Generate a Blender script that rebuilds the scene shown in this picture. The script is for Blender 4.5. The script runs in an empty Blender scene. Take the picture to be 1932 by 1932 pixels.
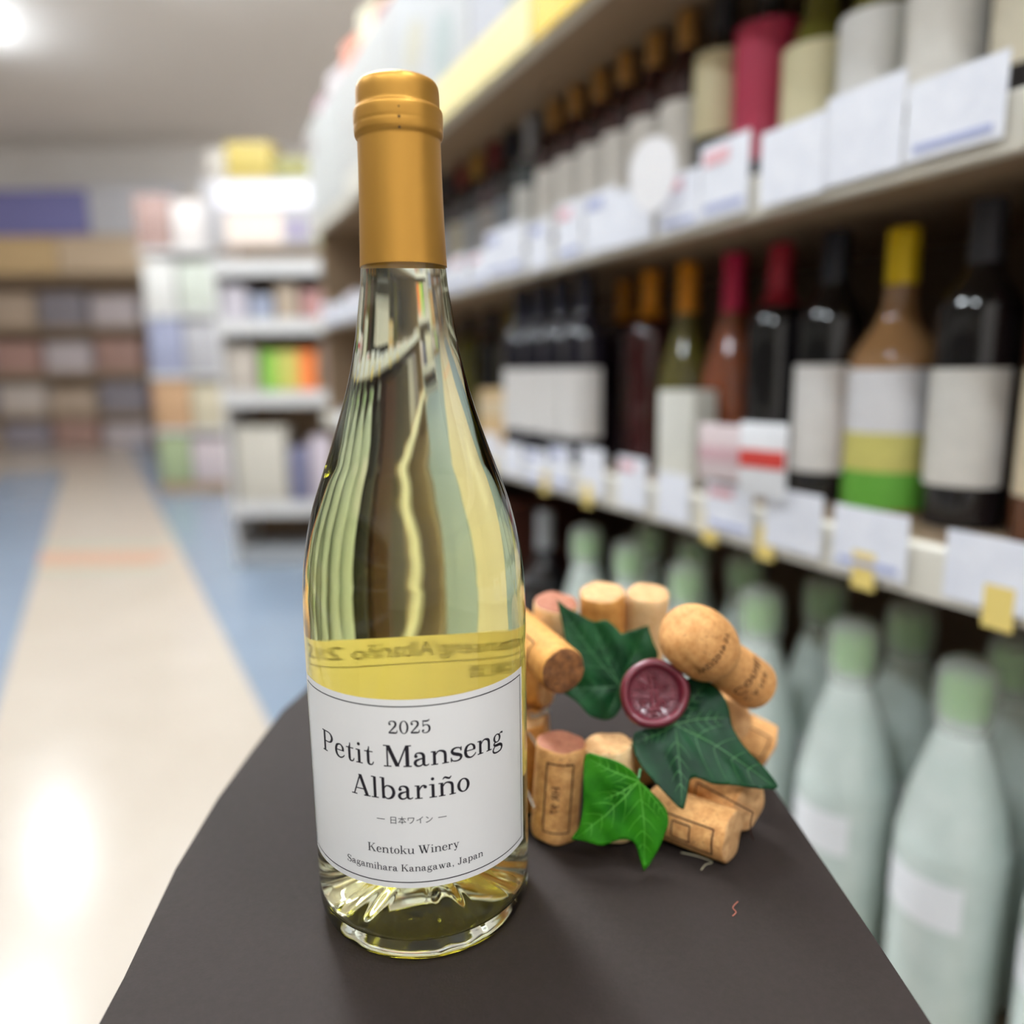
import bpy, bmesh, math, random
from mathutils import Vector, Matrix
from mathutils.geometry import delaunay_2d_cdt
PI = math.pi
scene = bpy.context.scene
COL = scene.collection
random.seed(7)

# ---------------------------------------------------------------- camera, world, exposure
CAM_Z = 1.10                     # camera height above the shop floor
TOP = CAM_Z - 0.2055             # top of the grey display box
PITCH, ROLL = 0.1817, -0.0129
cam_d = bpy.data.cameras.new('camera'); cam = bpy.data.objects.new('camera', cam_d); COL.objects.link(cam)
cam_d.sensor_fit = 'HORIZONTAL'; cam_d.sensor_width = 36.0; cam_d.lens = 1462.0 / 1932.0 * 36.0
cam.matrix_world = Matrix.Translation((0, 0, CAM_Z)) @ Matrix.Rotation(PI / 2 - PITCH, 4, 'X') @ Matrix.Rotation(ROLL, 4, 'Z')
cam_d.clip_start = 0.01; cam_d.clip_end = 100
cam_d.dof.use_dof = True; cam_d.dof.focus_distance = 0.275; cam_d.dof.aperture_fstop = 3.4
scene.camera = cam
w = bpy.data.worlds.new('world'); scene.world = w; w.use_nodes = True
w.node_tree.nodes['Background'].inputs[0].default_value = (0.95, 0.97, 1.0, 1)
w.node_tree.nodes['Background'].inputs[1].default_value = 0.15
vs = scene.view_settings
scene.display_settings.display_device = 'sRGB'
vs.view_transform = 'Standard'; vs.look = 'None'; vs.gamma = 1.0; vs.use_curve_mapping = False
vs.exposure = 1.0
LAMP = 60.0                      # emission of the fluorescent diffusers
cy = scene.cycles
cy.use_denoising = True
cy.max_bounces = 16; cy.transmission_bounces = 16; cy.glossy_bounces = 6; cy.diffuse_bounces = 4
cy.transparent_max_bounces = 12; cy.volume_bounces = 0
cy.sample_clamp_indirect = 3.0; cy.sample_clamp_direct = 0.0; cy.blur_glossy = 0.3
cy.caustics_refractive = True; cy.caustics_reflective = False

# ---------------------------------------------------------------- helpers
def lin(c):
    c = c / 255.0
    return c / 12.92 if c <= 0.04045 else ((c + 0.055) / 1.055) ** 2.4
def rgb(r, g, b): return (lin(r), lin(g), lin(b), 1.0)

MATS = {}
def mat(name, col, rough=0.5, metal=0.0, spec=0.5, coat=0.0, trans=0.0, ior=1.45, noise=None, bump=None, emit=None, key=None):
    """Principled material; col is sRGB 0-255. noise = (scale, amount, second colour); bump = (scale, strength, distance)."""
    k = key or name
    if k in MATS: return MATS[k]
    m = bpy.data.materials.new(name); m.use_nodes = True
    nt = m.node_tree; b = nt.nodes['Principled BSDF']
    b.inputs['Base Color'].default_value = rgb(*col)
    b.inputs['Roughness'].default_value = rough; b.inputs['Metallic'].default_value = metal
    b.inputs['Specular IOR Level'].default_value = spec
    b.inputs['Coat Weight'].default_value = coat; b.inputs['Coat Roughness'].default_value = 0.05
    b.inputs['Transmission Weight'].default_value = trans; b.inputs['IOR'].default_value = ior
    if noise or bump:
        tc = nt.nodes.new('ShaderNodeTexCoord')
    if noise:
        n = nt.nodes.new('ShaderNodeTexNoise'); n.inputs['Scale'].default_value = noise[0]; n.inputs['Detail'].default_value = 6
        n.inputs['Roughness'].default_value = 0.65
        nt.links.new(tc.outputs['Object'], n.inputs['Vector'])
        r = nt.nodes.new('ShaderNodeValToRGB')
        r.color_ramp.elements[0].position = 0.5 - noise[1]; r.color_ramp.elements[1].position = 0.5 + noise[1]
        r.color_ramp.elements[0].color = rgb(*noise[2]); r.color_ramp.elements[1].color = rgb(*col)
        nt.links.new(n.outputs['Fac'], r.inputs['Fac']); nt.links.new(r.outputs['Color'], b.inputs['Base Color'])
    if bump:
        n2 = nt.nodes.new('ShaderNodeTexNoise'); n2.inputs['Scale'].default_value = bump[0]; n2.inputs['Detail'].default_value = 8
        nt.links.new(tc.outputs['Object'], n2.inputs['Vector'])
        bp = nt.nodes.new('ShaderNodeBump'); bp.inputs['Strength'].default_value = bump[1]; bp.inputs['Distance'].default_value = bump[2]
        nt.links.new(n2.outputs['Fac'], bp.inputs['Height']); nt.links.new(bp.outputs['Normal'], b.inputs['Normal'])
    if emit:
        b.inputs['Emission Color'].default_value = (emit[0], emit[1], emit[2], 1); b.inputs['Emission Strength'].default_value = emit[3]
    MATS[k] = m
    return m

class MB:
    def __init__(self): self.v = []; self.f = []; self.mi = []
    def add(self, verts, faces, mi=0):
        o = len(self.v); self.v += [tuple(p) for p in verts]
        self.f += [tuple(i + o for i in fc) for fc in faces]; self.mi += [mi] * len(faces)
    def box(self, x0, x1, y0, y1, z0, z1, mi=0):
        self.add([(x0, y0, z0), (x1, y0, z0), (x1, y1, z0), (x0, y1, z0), (x0, y0, z1), (x1, y0, z1), (x1, y1, z1), (x0, y1, z1)],
                 [(0, 3, 2, 1), (4, 5, 6, 7), (0, 1, 5, 4), (1, 2, 6, 5), (2, 3, 7, 6), (3, 0, 4, 7)], mi)
    def lathe(self, prof, n=32, M=None, mi=0, mif=None):
        """prof: [(r, z)] from bottom to top (outward normals); r == 0 makes a pole."""
        M = M or Matrix.Identity(4); vs_, fs, ms = [], [], []; rows = []
        for r, z in prof:
            if r <= 1e-9: rows.append([len(vs_)]); vs_.append(M @ Vector((0, 0, z)))
            else:
                rows.append(list(range(len(vs_), len(vs_) + n)))
                vs_ += [M @ Vector((r * math.cos(2 * PI * i / n), r * math.sin(2 * PI * i / n), z)) for i in range(n)]
        for k in range(len(rows) - 1):
            a, b = rows[k], rows[k + 1]
            for i in range(n):
                j = (i + 1) % n
                if len(a) == 1 and len(b) == 1: continue
                if len(a) == 1: fs.append((a[0], b[j], b[i]))
                elif len(b) == 1: fs.append((a[i], a[j], b[0]))
                else: fs.append((a[i], a[j], b[j], b[i]))
                ms.append(mif[k] if mif else mi)
        o = len(self.v); self.v += [tuple(p) for p in vs_]; self.f += [tuple(i + o for i in fc) for fc in fs]; self.mi += ms
    def tube(self, pts, r, n=6, mi=0):
        pts = [Vector(p) for p in pts]; rows = []; vs_ = []
        for i, p in enumerate(pts):
            t = (pts[min(i + 1, len(pts) - 1)] - pts[max(i - 1, 0)]).normalized()
            a = t.orthogonal().normalized() if i == 0 else (ua - t * ua.dot(t)).normalized()
            ua = a; b = t.cross(a); rr = r[i] if isinstance(r, (list, tuple)) else r
            rows.append(len(vs_)); vs_ += [p + a * rr * math.cos(2 * PI * k / n) + b * rr * math.sin(2 * PI * k / n) for k in range(n)]
        fs = []
        for i in range(len(pts) - 1):
            for k in range(n):
                j = (k + 1) % n; fs.append((rows[i] + k, rows[i] + j, rows[i + 1] + j, rows[i + 1] + k))
        fs.append(tuple(range(n - 1, -1, -1))); fs.append(tuple(rows[-1] + k for k in range(n)))
        self.add(vs_, fs, mi)
    def obj(self, name, mats, parent=None, smooth=True, angle=40, bevel=0.0):
        me = bpy.data.meshes.new(name); me.from_pydata(self.v, [], self.f)
        if not isinstance(mats, (list, tuple)): mats = [mats]
        for m in mats: me.materials.append(m)
        for p, i in zip(me.polygons, self.mi): p.material_index = i
        if bevel:
            bm = bmesh.new(); bm.from_mesh(me)
            bmesh.ops.bevel(bm, geom=list(bm.edges), offset=bevel, segments=2, affect='EDGES', profile=0.6)
            bm.to_mesh(me); bm.free()
        me.update()
        if smooth:
            for p in me.polygons: p.use_smooth = True
            me.set_sharp_from_angle(angle=math.radians(angle))
        o = bpy.data.objects.new(name, me); COL.objects.link(o)
        if parent: o.parent = parent
        return o

def tag(o, label=None, cat=None, group=None, kind=None):
    if label: o['label'] = label
    if cat: o['category'] = cat
    if group: o['group'] = group
    if kind: o['kind'] = kind
    return o
def thing(name, loc, rotz, label, cat, group=None):
    o = bpy.data.objects.new(name, None); COL.objects.link(o); o.empty_display_size = 0.05
    o.location = loc; o.rotation_euler = (0, 0, rotz)
    return tag(o, label, cat, group)
def copy_tree(o, parent=None):
    c = o.copy(); COL.objects.link(c)
    if parent: c.parent = parent
    for ch in list(o.children): copy_tree(ch, c)
    return c
def spline(pts, per=6):
    """Catmull-Rom through tuples of any width."""
    out = []; n = len(pts)
    for i in range(n - 1):
        p0, p1, p2, p3 = pts[max(i - 1, 0)], pts[i], pts[i + 1], pts[min(i + 2, n - 1)]
        for k in range(per):
            t = k / per
            out.append(tuple(0.5 * (2 * b + (c - a) * t + (2 * a - 5 * b + 4 * c - d) * t * t + (3 * b - a - 3 * c + d) * t ** 3)
                             for a, b, c, d in zip(p0, p1, p2, p3)))
    out.append(tuple(pts[-1])); return out
def axis_matrix(a, b, spin=0.0):
    a, b = Vector(a), Vector(b); z = (b - a).normalized()
    q = z.to_track_quat('Z', 'Y')
    return Matrix.Translation(a) @ q.to_matrix().to_4x4() @ Matrix.Rotation(spin, 4, 'Z')

# ---------------------------------------------------------------- lettering: a drawn serif face, and the built-in sans for the rest
def _path(pts, closed=False, per=6):
    s = spline(pts, per); L, R = [], []
    for i, p in enumerate(s):
        a, b = s[max(i - 1, 0)], s[min(i + 1, len(s) - 1)]
        dx, dy = b[0] - a[0], b[1] - a[1]; d = math.hypot(dx, dy) or 1
        nx, ny = -dy / d, dx / d; h = p[2] / 2 + 6
        L.append((p[0] + nx * h, p[1] + ny * h)); R.append((p[0] - nx * h, p[1] - ny * h))
    n = len(s); return L + R, [(i, n + i, n + i + 1, i + 1) for i in range(n - 1)]
def _ring(cx, cy, rx, ry, tx, ty, a0=0, a1=360):
    n = 36; V, F = [], []; rx += 5; ry += 4; tx += 12; ty += 10
    for i in range(n + 1):
        a = math.radians(a0 + (a1 - a0) * i / n); c, s = math.cos(a), math.sin(a)
        V += [(cx + rx * c, cy + ry * s), (cx + (rx - tx) * c, cy + (ry - ty) * s)]
    return V, [(2 * i, 2 * i + 2, 2 * i + 3, 2 * i + 1) for i in range(n)]
def _ball(cx, cy, r):
    n = 14; V = [(cx, cy)] + [(cx + r * math.cos(2 * PI * i / n), cy + r * math.sin(2 * PI * i / n)) for i in range(n)]
    return V, [(0, 1 + i, 1 + (i + 1) % n) for i in range(n)]
def _v(x, y0, y1, w):
    w += 13
    return [(x - w / 2, y0), (x + w / 2, y0), (x + w / 2, y1), (x - w / 2, y1)], [(0, 1, 2, 3)]
def _h(x0, x1, y, t=30):
    n = max(1, int(abs(x1 - x0) / 90)); V = []; t += 10
    for i in range(n + 1):
        x = x0 + (x1 - x0) * i / n; V += [(x, y - t / 2), (x, y + t / 2)]
    return V, [(2 * i, 2 * i + 2, 2 * i + 3, 2 * i + 1) for i in range(n)]
def _sl(x0, y0, x1, y1, wd):
    n = 4; V = []; wd += 14
    for i in range(n + 1):
        t = i / n; x, y = x0 + (x1 - x0) * t, y0 + (y1 - y0) * t; V += [(x - wd / 2, y), (x + wd / 2, y)]
    F = [(2 * i, 2 * i + 1, 2 * i + 3, 2 * i + 2) for i in range(n)]
    return V, F
P, R_, B, V_, H, S = _path, _ring, _ball, _v, _h, _sl
_arch = lambda x: P([(x, 330, 26), (x + 70, 430, 34), (x + 165, 452, 48), (x + 280, 400, 80), (x + 310, 300, 84), (x + 310, 150, 84), (x + 310, 0, 84)])
_bowl = P([(150, 345, 26), (225, 440, 34), (310, 450, 44), (425, 385, 82), (478, 232, 92), (425, 75, 82), (310, 8, 44), (225, 20, 32), (150, 115, 26)])
GL = {
 '2': (556, [P([(80, 500, 34), (98, 585, 44), (180, 650, 40), (275, 660, 44), (388, 615, 84), (424, 515, 94), (395, 405, 88), (290, 280, 66), (160, 140, 50), (62, 36, 46)]), B(128, 497, 58), P([(60, 34, 56), (250, 40, 84), (400, 34, 72), (470, 60, 50)]), P([(468, 40, 50), (484, 110, 34), (490, 180, 22)])]),
 '0': (556, [R_(278, 338, 228, 350, 88, 30)]),
 '5': (556, [P([(118, 640, 44), (250, 618, 74), (380, 640, 62), (445, 705, 18)]), V_(120, 330, 665, 34), P([(115, 340, 28), (185, 410, 38), (290, 422, 44), (400, 360, 84), (440, 220, 96), (400, 80, 80), (290, 2, 44), (185, -2, 38), (95, 45, 38), (70, 120, 36)]), B(120, 128, 56)]),
 'P': (667, [V_(155, 0, 720, 98), H(32, 290, 15), H(32, 200, 706), H(150, 370, 706, 32), R_(365, 532, 245, 190, 100, 32, -90, 90), H(150, 370, 358, 32)]),
 'A': (722, [S(110, 12, 362, 725, 38), S(355, 725, 605, 12, 108), H(185, 500, 228), H(8, 222, 15), H(478, 718, 15)]),
 'K': (769, [V_(155, 0, 722, 98), H(30, 280, 15), H(30, 280, 707), S(200, 290, 590, 700, 44), S(330, 430, 630, 15, 116), H(470, 690, 707), H(490, 762, 15)]),
 'M': (944, [V_(152, 0, 715, 38), S(175, 722, 470, 8, 120), S(470, 8, 765, 722, 44), V_(785, 0, 722, 104), H(28, 276, 15), H(655, 918, 15), H(28, 190, 707), H(770, 918, 707)]),
 'W': (981, [S(135, 707, 335, 0, 108), S(335, 0, 500, 660, 38), S(455, 707, 665, 0, 108), S(665, 0, 850, 707, 38), H(14, 270, 707), H(350, 590, 707), H(745, 970, 707)]),
 'S': (630, [P([(505, 515, 28), (468, 635, 34), (320, 706, 40), (170, 665, 70), (108, 550, 90), (165, 440, 104), (320, 362, 116), (480, 285, 106), (526, 175, 88), (468, 50, 62), (320, 4, 40), (165, 32, 36), (95, 120, 30), (75, 215, 26)]), V_(512, 505, 722, 28), V_(70, -4, 215, 28)]),
 'J': (556, [V_(345, 150, 722, 98), H(222, 470, 707), P([(345, 165, 98), (322, 55, 74), (240, -4, 42), (150, 4, 38), (80, 65, 38)]), B(112, 105, 62)]),
 'a': (556, [B(112, 340, 56), P([(80, 350, 30), (118, 425, 36), (210, 450, 40), (305, 420, 74), (350, 345, 88), (350, 230, 88), (350, 120, 88), (368, 42, 64), (425, 14, 40), (485, 32, 28), (512, 62, 20)]), P([(345, 268, 28), (240, 242, 42), (122, 195, 76), (82, 112, 88), (124, 30, 66), (200, 8, 42), (290, 42, 34), (345, 110, 28)])]),
 'b': (574, [V_(132, 0, 730, 84), H(24, 132, 722, 28), _bowl, S(96, 0, 130, 60, 12)]),
 'e': (500, [P([(402, 258, 86), (392, 365, 74), (315, 445, 40), (238, 454, 40), (132, 395, 74), (82, 240, 92), (124, 80, 84), (242, 8, 44), (332, 18, 38), (420, 72, 28), (455, 128, 22)]), H(70, 442, 252, 28)]),
 'g': (537, [R_(232, 310, 165, 152, 74, 30), P([(345, 405, 28), (410, 452, 34), (450, 455, 34)]), B(472, 440, 40), P([(152, 190, 30), (95, 140, 52), (112, 92, 64), (200, 66, 82), (340, 58, 88), (432, 10, 84), (452, -70, 70), (395, -155, 52), (250, -188, 40), (112, -170, 48), (48, -100, 52), (72, -20, 40), (130, 42, 28)])]),
 'h': (611, [V_(132, 0, 730, 84), H(24, 132, 722, 28), H(24, 245, 14, 28), _arch(168), H(372, 592, 14, 28)]),
 'i': (315, [V_(160, 0, 464, 84), H(38, 160, 450, 28), H(38, 284, 14, 28), B(155, 645, 56)]),
 'k': (593, [V_(132, 0, 730, 84), H(24, 132, 722, 28), H(24, 245, 14, 28), S(180, 195, 440, 450, 40), S(275, 300, 480, 12, 98), H(330, 565, 450, 28), H(368, 592, 14, 28)]),
 'l': (315, [V_(160, 0, 730, 84), H(38, 160, 722, 28), H(38, 286, 14, 28)]),
 'm': (889, [V_(132, 0, 464, 84), H(24, 132, 450, 28), H(24, 240, 14, 28), P([(168, 330, 26), (230, 430, 34), (310, 452, 48), (410, 400, 80), (440, 300, 84), (440, 150, 84), (440, 0, 84)]), H(340, 545, 14, 28), P([(474, 330, 26), (540, 430, 34), (620, 452, 48), (720, 400, 80), (752, 300, 84), (752, 150, 84), (752, 0, 84)]), H(648, 868, 14, 28)]),
 'n': (611, [V_(132, 0, 464, 84), H(24, 132, 450, 28), H(24, 245, 14, 28), _arch(168), H(372, 592, 14, 28)]),
 'o': (500, [R_(250, 230, 215, 240, 92, 32)]),
 'p': (574, [V_(132, -205, 464, 84), H(24, 132, 450, 28), H(24, 255, -191, 28), _bowl]),
 'r': (444, [V_(132, 0, 464, 84), H(24, 132, 450, 28), H(24, 265, 14, 28), P([(165, 290, 26), (222, 400, 34), (290, 448, 40), (352, 440, 46)]), B(358, 398, 58)]),
 's': (463, [P([(388, 330, 26), (366, 415, 32), (250, 455, 38), (134, 425, 62), (90, 350, 80), (136, 278, 94), (250, 230, 104), (366, 178, 94), (394, 110, 78), (345, 34, 52), (230, 6, 36), (122, 28, 32), (70, 90, 26), (62, 150, 26)]), V_(400, 325, 468, 26), V_(60, -4, 148, 26)]),
 't': (389, [V_(172, 100, 464, 84), P([(172, 120, 84), (188, 42, 66), (248, 10, 40), (318, 36, 30), (352, 120, 24)]), H(38, 338, 450, 28), P([(172, 455, 76), (196, 530, 38), (202, 620, 20)])]),
 'u': (611, [H(20, 132, 450, 28), P([(132, 464, 84), (132, 300, 84), (132, 150, 84), (172, 44, 66), (268, 12, 42), (368, 60, 32), (445, 160, 26)]), V_(476, 0, 464, 84), H(372, 476, 450, 28), H(476, 590, 14, 28)]),
 'w': (778, [S(115, 450, 260, 0, 86), S(260, 0, 390, 430, 36), S(360, 450, 510, 0, 86), S(510, 0, 660, 450, 36), H(14, 222, 450, 28), H(290, 470, 450, 28), H(575, 765, 450, 28)]),
 'y': (537, [S(120, 450, 290, 0, 86), S(440, 450, 238, -110, 36), P([(243, -95, 36), (205, -175, 38), (150, -192, 38), (100, -165, 34)]), B(128, -145, 48), H(12, 226, 450, 28), H(345, 528, 450, 28)]),
 ',': (278, [B(135, 50, 58), P([(172, 40, 46), (160, -60, 32), (98, -130, 16)])]),
 ' ': (278, []),
}
GL['\u00f1'] = (611, GL['n'][1] + [P([(165, 575, 18), (235, 640, 48), (310, 612, 60), (385, 588, 52), (450, 655, 18)])])
def serif_text(txt, em):
    """(verts, faces) in metres, centred on x, baseline y = 0."""
    wtot = sum(GL[c][0] for c in txt); x = -wtot / 2.0; k = em / 1000.0; V, F = [], []
    for c in txt:
        adv, parts = GL[c]
        for pv, pf in parts:
            o = len(V); V += [((x + a) * k, b * k) for a, b in pv]; F += [tuple(i + o for i in f) for f in pf]
        x += adv
    return V, F
def sans_text(txt, size):
    cu = bpy.data.curves.new('lettering', 'FONT'); cu.body = txt; cu.size = size; cu.align_x = 'CENTER'; cu.resolution_u = 3
    o = bpy.data.objects.new('lettering', cu); COL.objects.link(o); bpy.context.view_layer.update()
    dg = bpy.context.evaluated_depsgraph_get(); ev = o.evaluated_get(dg); me = ev.to_mesh()
    V = [(v.co.x, v.co.y) for v in me.vertices]; F = [tuple(p.vertices) for p in me.polygons]
    ev.to_mesh_clear(); bpy.data.objects.remove(o); bpy.data.curves.remove(cu)
    return V, F
def on_cyl(VF, R, phi, z0, inward=False):
    """Wrap flat lettering on a vertical cylinder; phi = 0 faces -Y."""
    V, F = VF; mb = MB(); out = []
    for x, y in V:
        a = phi + x / R; out.append((R * math.sin(a), -R * math.cos(a), z0 + y))
    mb.add(out, F); return mb
def cyl_patch(mb, R, a0, a1, z0, z1, n=48, nz=1, mi=0, inside=False):
    V, F = [], []
    for j in range(nz + 1):
        for i in range(n + 1):
            a = a0 + (a1 - a0) * i / n; V.append((R * math.sin(a), -R * math.cos(a), z0 + (z1 - z0) * j / nz))
    for j in range(nz):
        for i in range(n):
            q = j * (n + 1) + i; F.append((q, q + 1, q + n + 2, q + n + 1) if not inside else (q, q + n + 1, q + n + 2, q + 1))
    mb.add(V, F, mi)

# ---------------------------------------------------------------- the shop
PSI = math.radians(-24.5)
DIR = Vector((math.sin(PSI), math.cos(PSI), 0)); NRM = Vector((math.cos(PSI), -math.sin(PSI), 0))
P0 = Vector((0.33, 0.68, 0)); ROTZ = math.atan2(-DIR.y, -DIR.x)
def L(s, o, z): return P0 + DIR * s + NRM * o + Vector((0, 0, z + CAM_Z))     # s along the shelf, o into it, z from camera height

CEIL = 4.6
def struct(mb, name, m, **k): return tag(mb.obj(name, m, smooth=False, **k), kind='structure')
m_floor = mat('beige_floor_tile', (173, 160, 146), 0.2, spec=0.5, noise=(2.5, 0.35, (162, 149, 134)))
mb = MB(); mb.box(-11, 4, -6, 13, -0.1, 0.0); floor = struct(mb, 'floor', m_floor)
tag(floor, 'glossy beige shop floor')
m_blue = mat('blue_floor_tile', (120, 131, 144), 0.2, spec=0.5, noise=(3.0, 0.3, (110, 121, 134)))
m_orange = mat('orange_floor_tile', (178, 140, 118), 0.25, spec=0.6)
m_olive = mat('olive_floor_tile', (158, 156, 136), 0.25, spec=0.6)
def floor_band(name, a, b, wd, m, z=0.002):
    a, b = Vector(a), Vector(b); d = (b - a).normalized(); n = Vector((d.y, -d.x, 0)) * wd
    mb = MB(); mb.add([a, a + n, b + n, b] + [p + Vector((0, 0, z)) for p in (a, a + n, b + n, b)],
                      [(0, 3, 2, 1), (4, 5, 6, 7), (0, 1, 5, 4), (1, 2, 6, 5), (2, 3, 7, 6), (3, 0, 4, 7)])
    return mb.obj(name, m, floor, smooth=False)
a0 = Vector((-0.815, 2.369, 0))
dblue = Vector((-0.47, 0.883, 0)).normalized()
tag(floor_band('tile_band', a0 - dblue * 5, a0 + dblue * 11.5, 0.62, m_blue), 'blue tile band along the aisle')
nb = Vector((-dblue.y, dblue.x, 0))
tag(floor_band('tile_band', a0 + nb * 1.40 - dblue * 5, a0 + nb * 1.40 + dblue * 8, 0.62, m_blue, 0.0024), 'second blue tile band on the far side of the aisle')
tag(floor_band('tile_band', (-8.5, 4.42, 0), (-2.12, 4.42, 0), -0.36, m_orange, 0.0015), 'pale orange tile band across the aisle')
tag(floor_band('tile_band', (-8.5, 4.86, 0), (-2.3, 4.86, 0), -0.14, m_olive, 0.001), 'olive border of the orange band')
tag(floor_band('tile_band', (-8.5, 4.28, 0), (-2.05, 4.28, 0), -0.14, m_olive, 0.001), 'olive border of the orange band')
m_ceil = mat('grey_ceiling', (248, 243, 238), 0.9)
mb = MB(); mb.box(-11, 4, -6, 13, CEIL, CEIL + 0.1); struct(mb, 'ceiling', m_ceil)
m_wall = mat('shop_wall', (226, 220, 214), 0.85)
mb = MB(); mb.box(-11, 4, 13, 13.1, 0, CEIL); struct(mb, 'wall_back', m_wall)
mb = MB(); mb.box(-11, 4, -6.1, -6, 0, CEIL); struct(mb, 'wall_front', m_wall)
mb = MB(); mb.box(-11.1, -11, -6, 13, 0, CEIL); struct(mb, 'wall_left', m_wall)
mb = MB(); mb.box(4, 4.1, -6, 13, 0, CEIL); struct(mb, 'wall_right', m_wall)

m_lampframe = mat('white_lamp_metal', (235, 235, 232), 0.4)
m_tube = mat('fluorescent_diffuser', (255, 255, 255), 0.4, emit=(0.91, 0.995, 1.07, LAMP))
def make_lamp():
    t = thing('ceiling_light', (0, 0, 0), 0, 'long fluorescent ceiling light', 'ceiling light', 'fluorescent lights in rows on the ceiling')
    mb = MB(); mb.box(-0.18, 0.18, -0.65, 0.65, -0.05, 0.0); mb.obj('housing', m_lampframe, t, bevel=0.006)
    for x in (-0.07, 0.07):
        mb = MB(); mb.tube([(x, -0.6, -0.085), (x, 0.6, -0.085)], 0.03, 12); mb.obj('lamp_tube', m_tube, t)
    return t
lamp0 = make_lamp(); first = True
lamp_rot = math.atan2(DIR.y, DIR.x) - PI / 2
for row, (ox, ts) in enumerate([(-0.16, (1.7, 3.05)), (0.16, (1.7, 3.05)), (0.0, (-3.6, 4.4, 5.75, 7.1)), (-1.6, (-2.6, 6.6, 9.6)), (-3.4, (-1.2, 2.4)), (0.9, (-1.5,))]):  # last row: one unseen lamp behind the camera, added to brighten the label
    for t_ in ts:
        o = lamp0 if first else copy_tree(lamp0); first = False
        p = Vector((0, 0.28, 0)) + NRM * ox + DIR * t_
        o.location = (p.x, p.y, CEIL); o.rotation_euler = (0, 0, lamp_rot)
        if t_ == 9.6: o['label'] = 'lit fluorescent ceiling light over the far aisle, the one in view'; del o['group']

# ---------------------------------------------------------------- wine shelf (gondola) on the right
m_board = mat('brown_grey_shelf_metal', (150, 128, 104), 0.5)
m_back = mat('dark_brown_back_panel', (96, 76, 58), 0.6)
m_rail = mat('cream_price_rail', (226, 220, 206), 0.35)
m_card = mat('white_price_card', (236, 236, 242), 0.5, noise=(45, 0.2, (222, 223, 232)))
m_cardr = mat('red_print', (228, 178, 184), 0.5); m_cardb = mat('blue_print', (166, 172, 206), 0.5); m_cardy = mat('yellow_tag', (232, 206, 120), 0.5)
S0, S1 = -0.75, 2.5
def loc_box(mb, s0, s1, o0, o1, z0, z1):        # in the frame of the gondola: x = -s, y = o
    mb.box(-s1, -s0, o0, o1, z0, z1)
gon = thing('wine_shelf', L(0, 0, -CAM_Z), ROTZ, 'long brown shop shelf of wine bottles running down the aisle', 'shelf')
def zz(z): return z + CAM_Z
mb = MB(); loc_box(mb, S0, S1, 0.42, 0.45, 0.02, zz(0.86)); mb.obj('back_panel', m_back, gon, smooth=False)
mb = MB(); loc_box(mb, S0, S1, 0.02, 0.44, 0.0, 0.12); mb.obj('plinth', m_board, gon, smooth=False)
for i, s in enumerate((S0, S1)):
    mb = MB(); mb.box(-s - 0.015, -s + 0.015, 0.02, 0.44, 0, zz(0.52)); mb.obj('side_panel', m_board, gon, smooth=False)
SHELF = {'lower': -0.655, 'middle': -0.155, 'upper': 0.190, 'top': 0.525}
for nm, z in SHELF.items():
    mb = MB(); loc_box(mb, S0 + 0.016, S1 - 0.016, 0.012, 0.42, zz(z) - 0.028, zz(z)); mb.obj('shelf_board', m_board, gon, smooth=False)
def rail(z0, z1, name='price_rail'):
    mb = MB(); loc_box(mb, S0, S1, -0.006, 0.012, zz(z0), zz(z1)); return mb.obj(name, m_rail, gon, smooth=False, bevel=0.002)
rail_u = rail(0.150, 0.192); rail_m = rail(-0.195, -0.150); rail_t = rail(0.484, 0.527); rail_l = rail(-0.69, -0.652)
def cards(rl, zc, s_list, hmin, hmax, wmin, wmax, tilt):
    for s in s_list:
        hgt = random.uniform(hmin, hmax); wd = random.uniform(wmin, wmax); zb = zc + random.uniform(-0.002, 0.003)
        mb = MB(); x = -s; y0 = -0.009 - random.uniform(0, 0.004)
        mb.box(x - wd / 2, x + wd / 2, y0 - 0.0012, y0, zz(zb), zz(zb + hgt))
        c = random.random()
        if c < 0.45: mb.box(x - wd * 0.42, x + wd * 0.1, y0 - 0.0018, y0 - 0.0012, zz(zb + hgt * 0.72), zz(zb + hgt * 0.9), 1 if c < 0.25 else 2)
        if random.random() < 0.5: mb.box(x - wd * 0.4, x + wd * 0.4, y0 - 0.0018, y0 - 0.0012, zz(zb + hgt * 0.1), zz(zb + hgt * 0.2), 2)
        mb.obj('price_card', [m_card, m_cardr, m_cardb], rl, smooth=False)
def srange(a, b, st): 
    out = []; s = a
    while s < b: out.append(s + random.uniform(-0.01, 0.01)); s += st
    return out
cards(rail_u, 0.158, srange(-0.4, 2.4, 0.088), 0.058, 0.082, 0.074, 0.086, 0)
cards(rail_m, -0.186, srange(-0.4, 2.2, 0.098), 0.05, 0.07, 0.062, 0.09, 0)
for s in (-0.28, -0.12, 0.005, 0.13, 0.22, 0.50, 0.64, 0.86, 1.05):
    mb = MB(); mb.box(-s - 0.012, -s + 0.012, -0.0125, -0.0105, zz(-0.200), zz(-0.166)); mb.obj('yellow_tag', m_cardy, rail_m, smooth=False)

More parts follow.
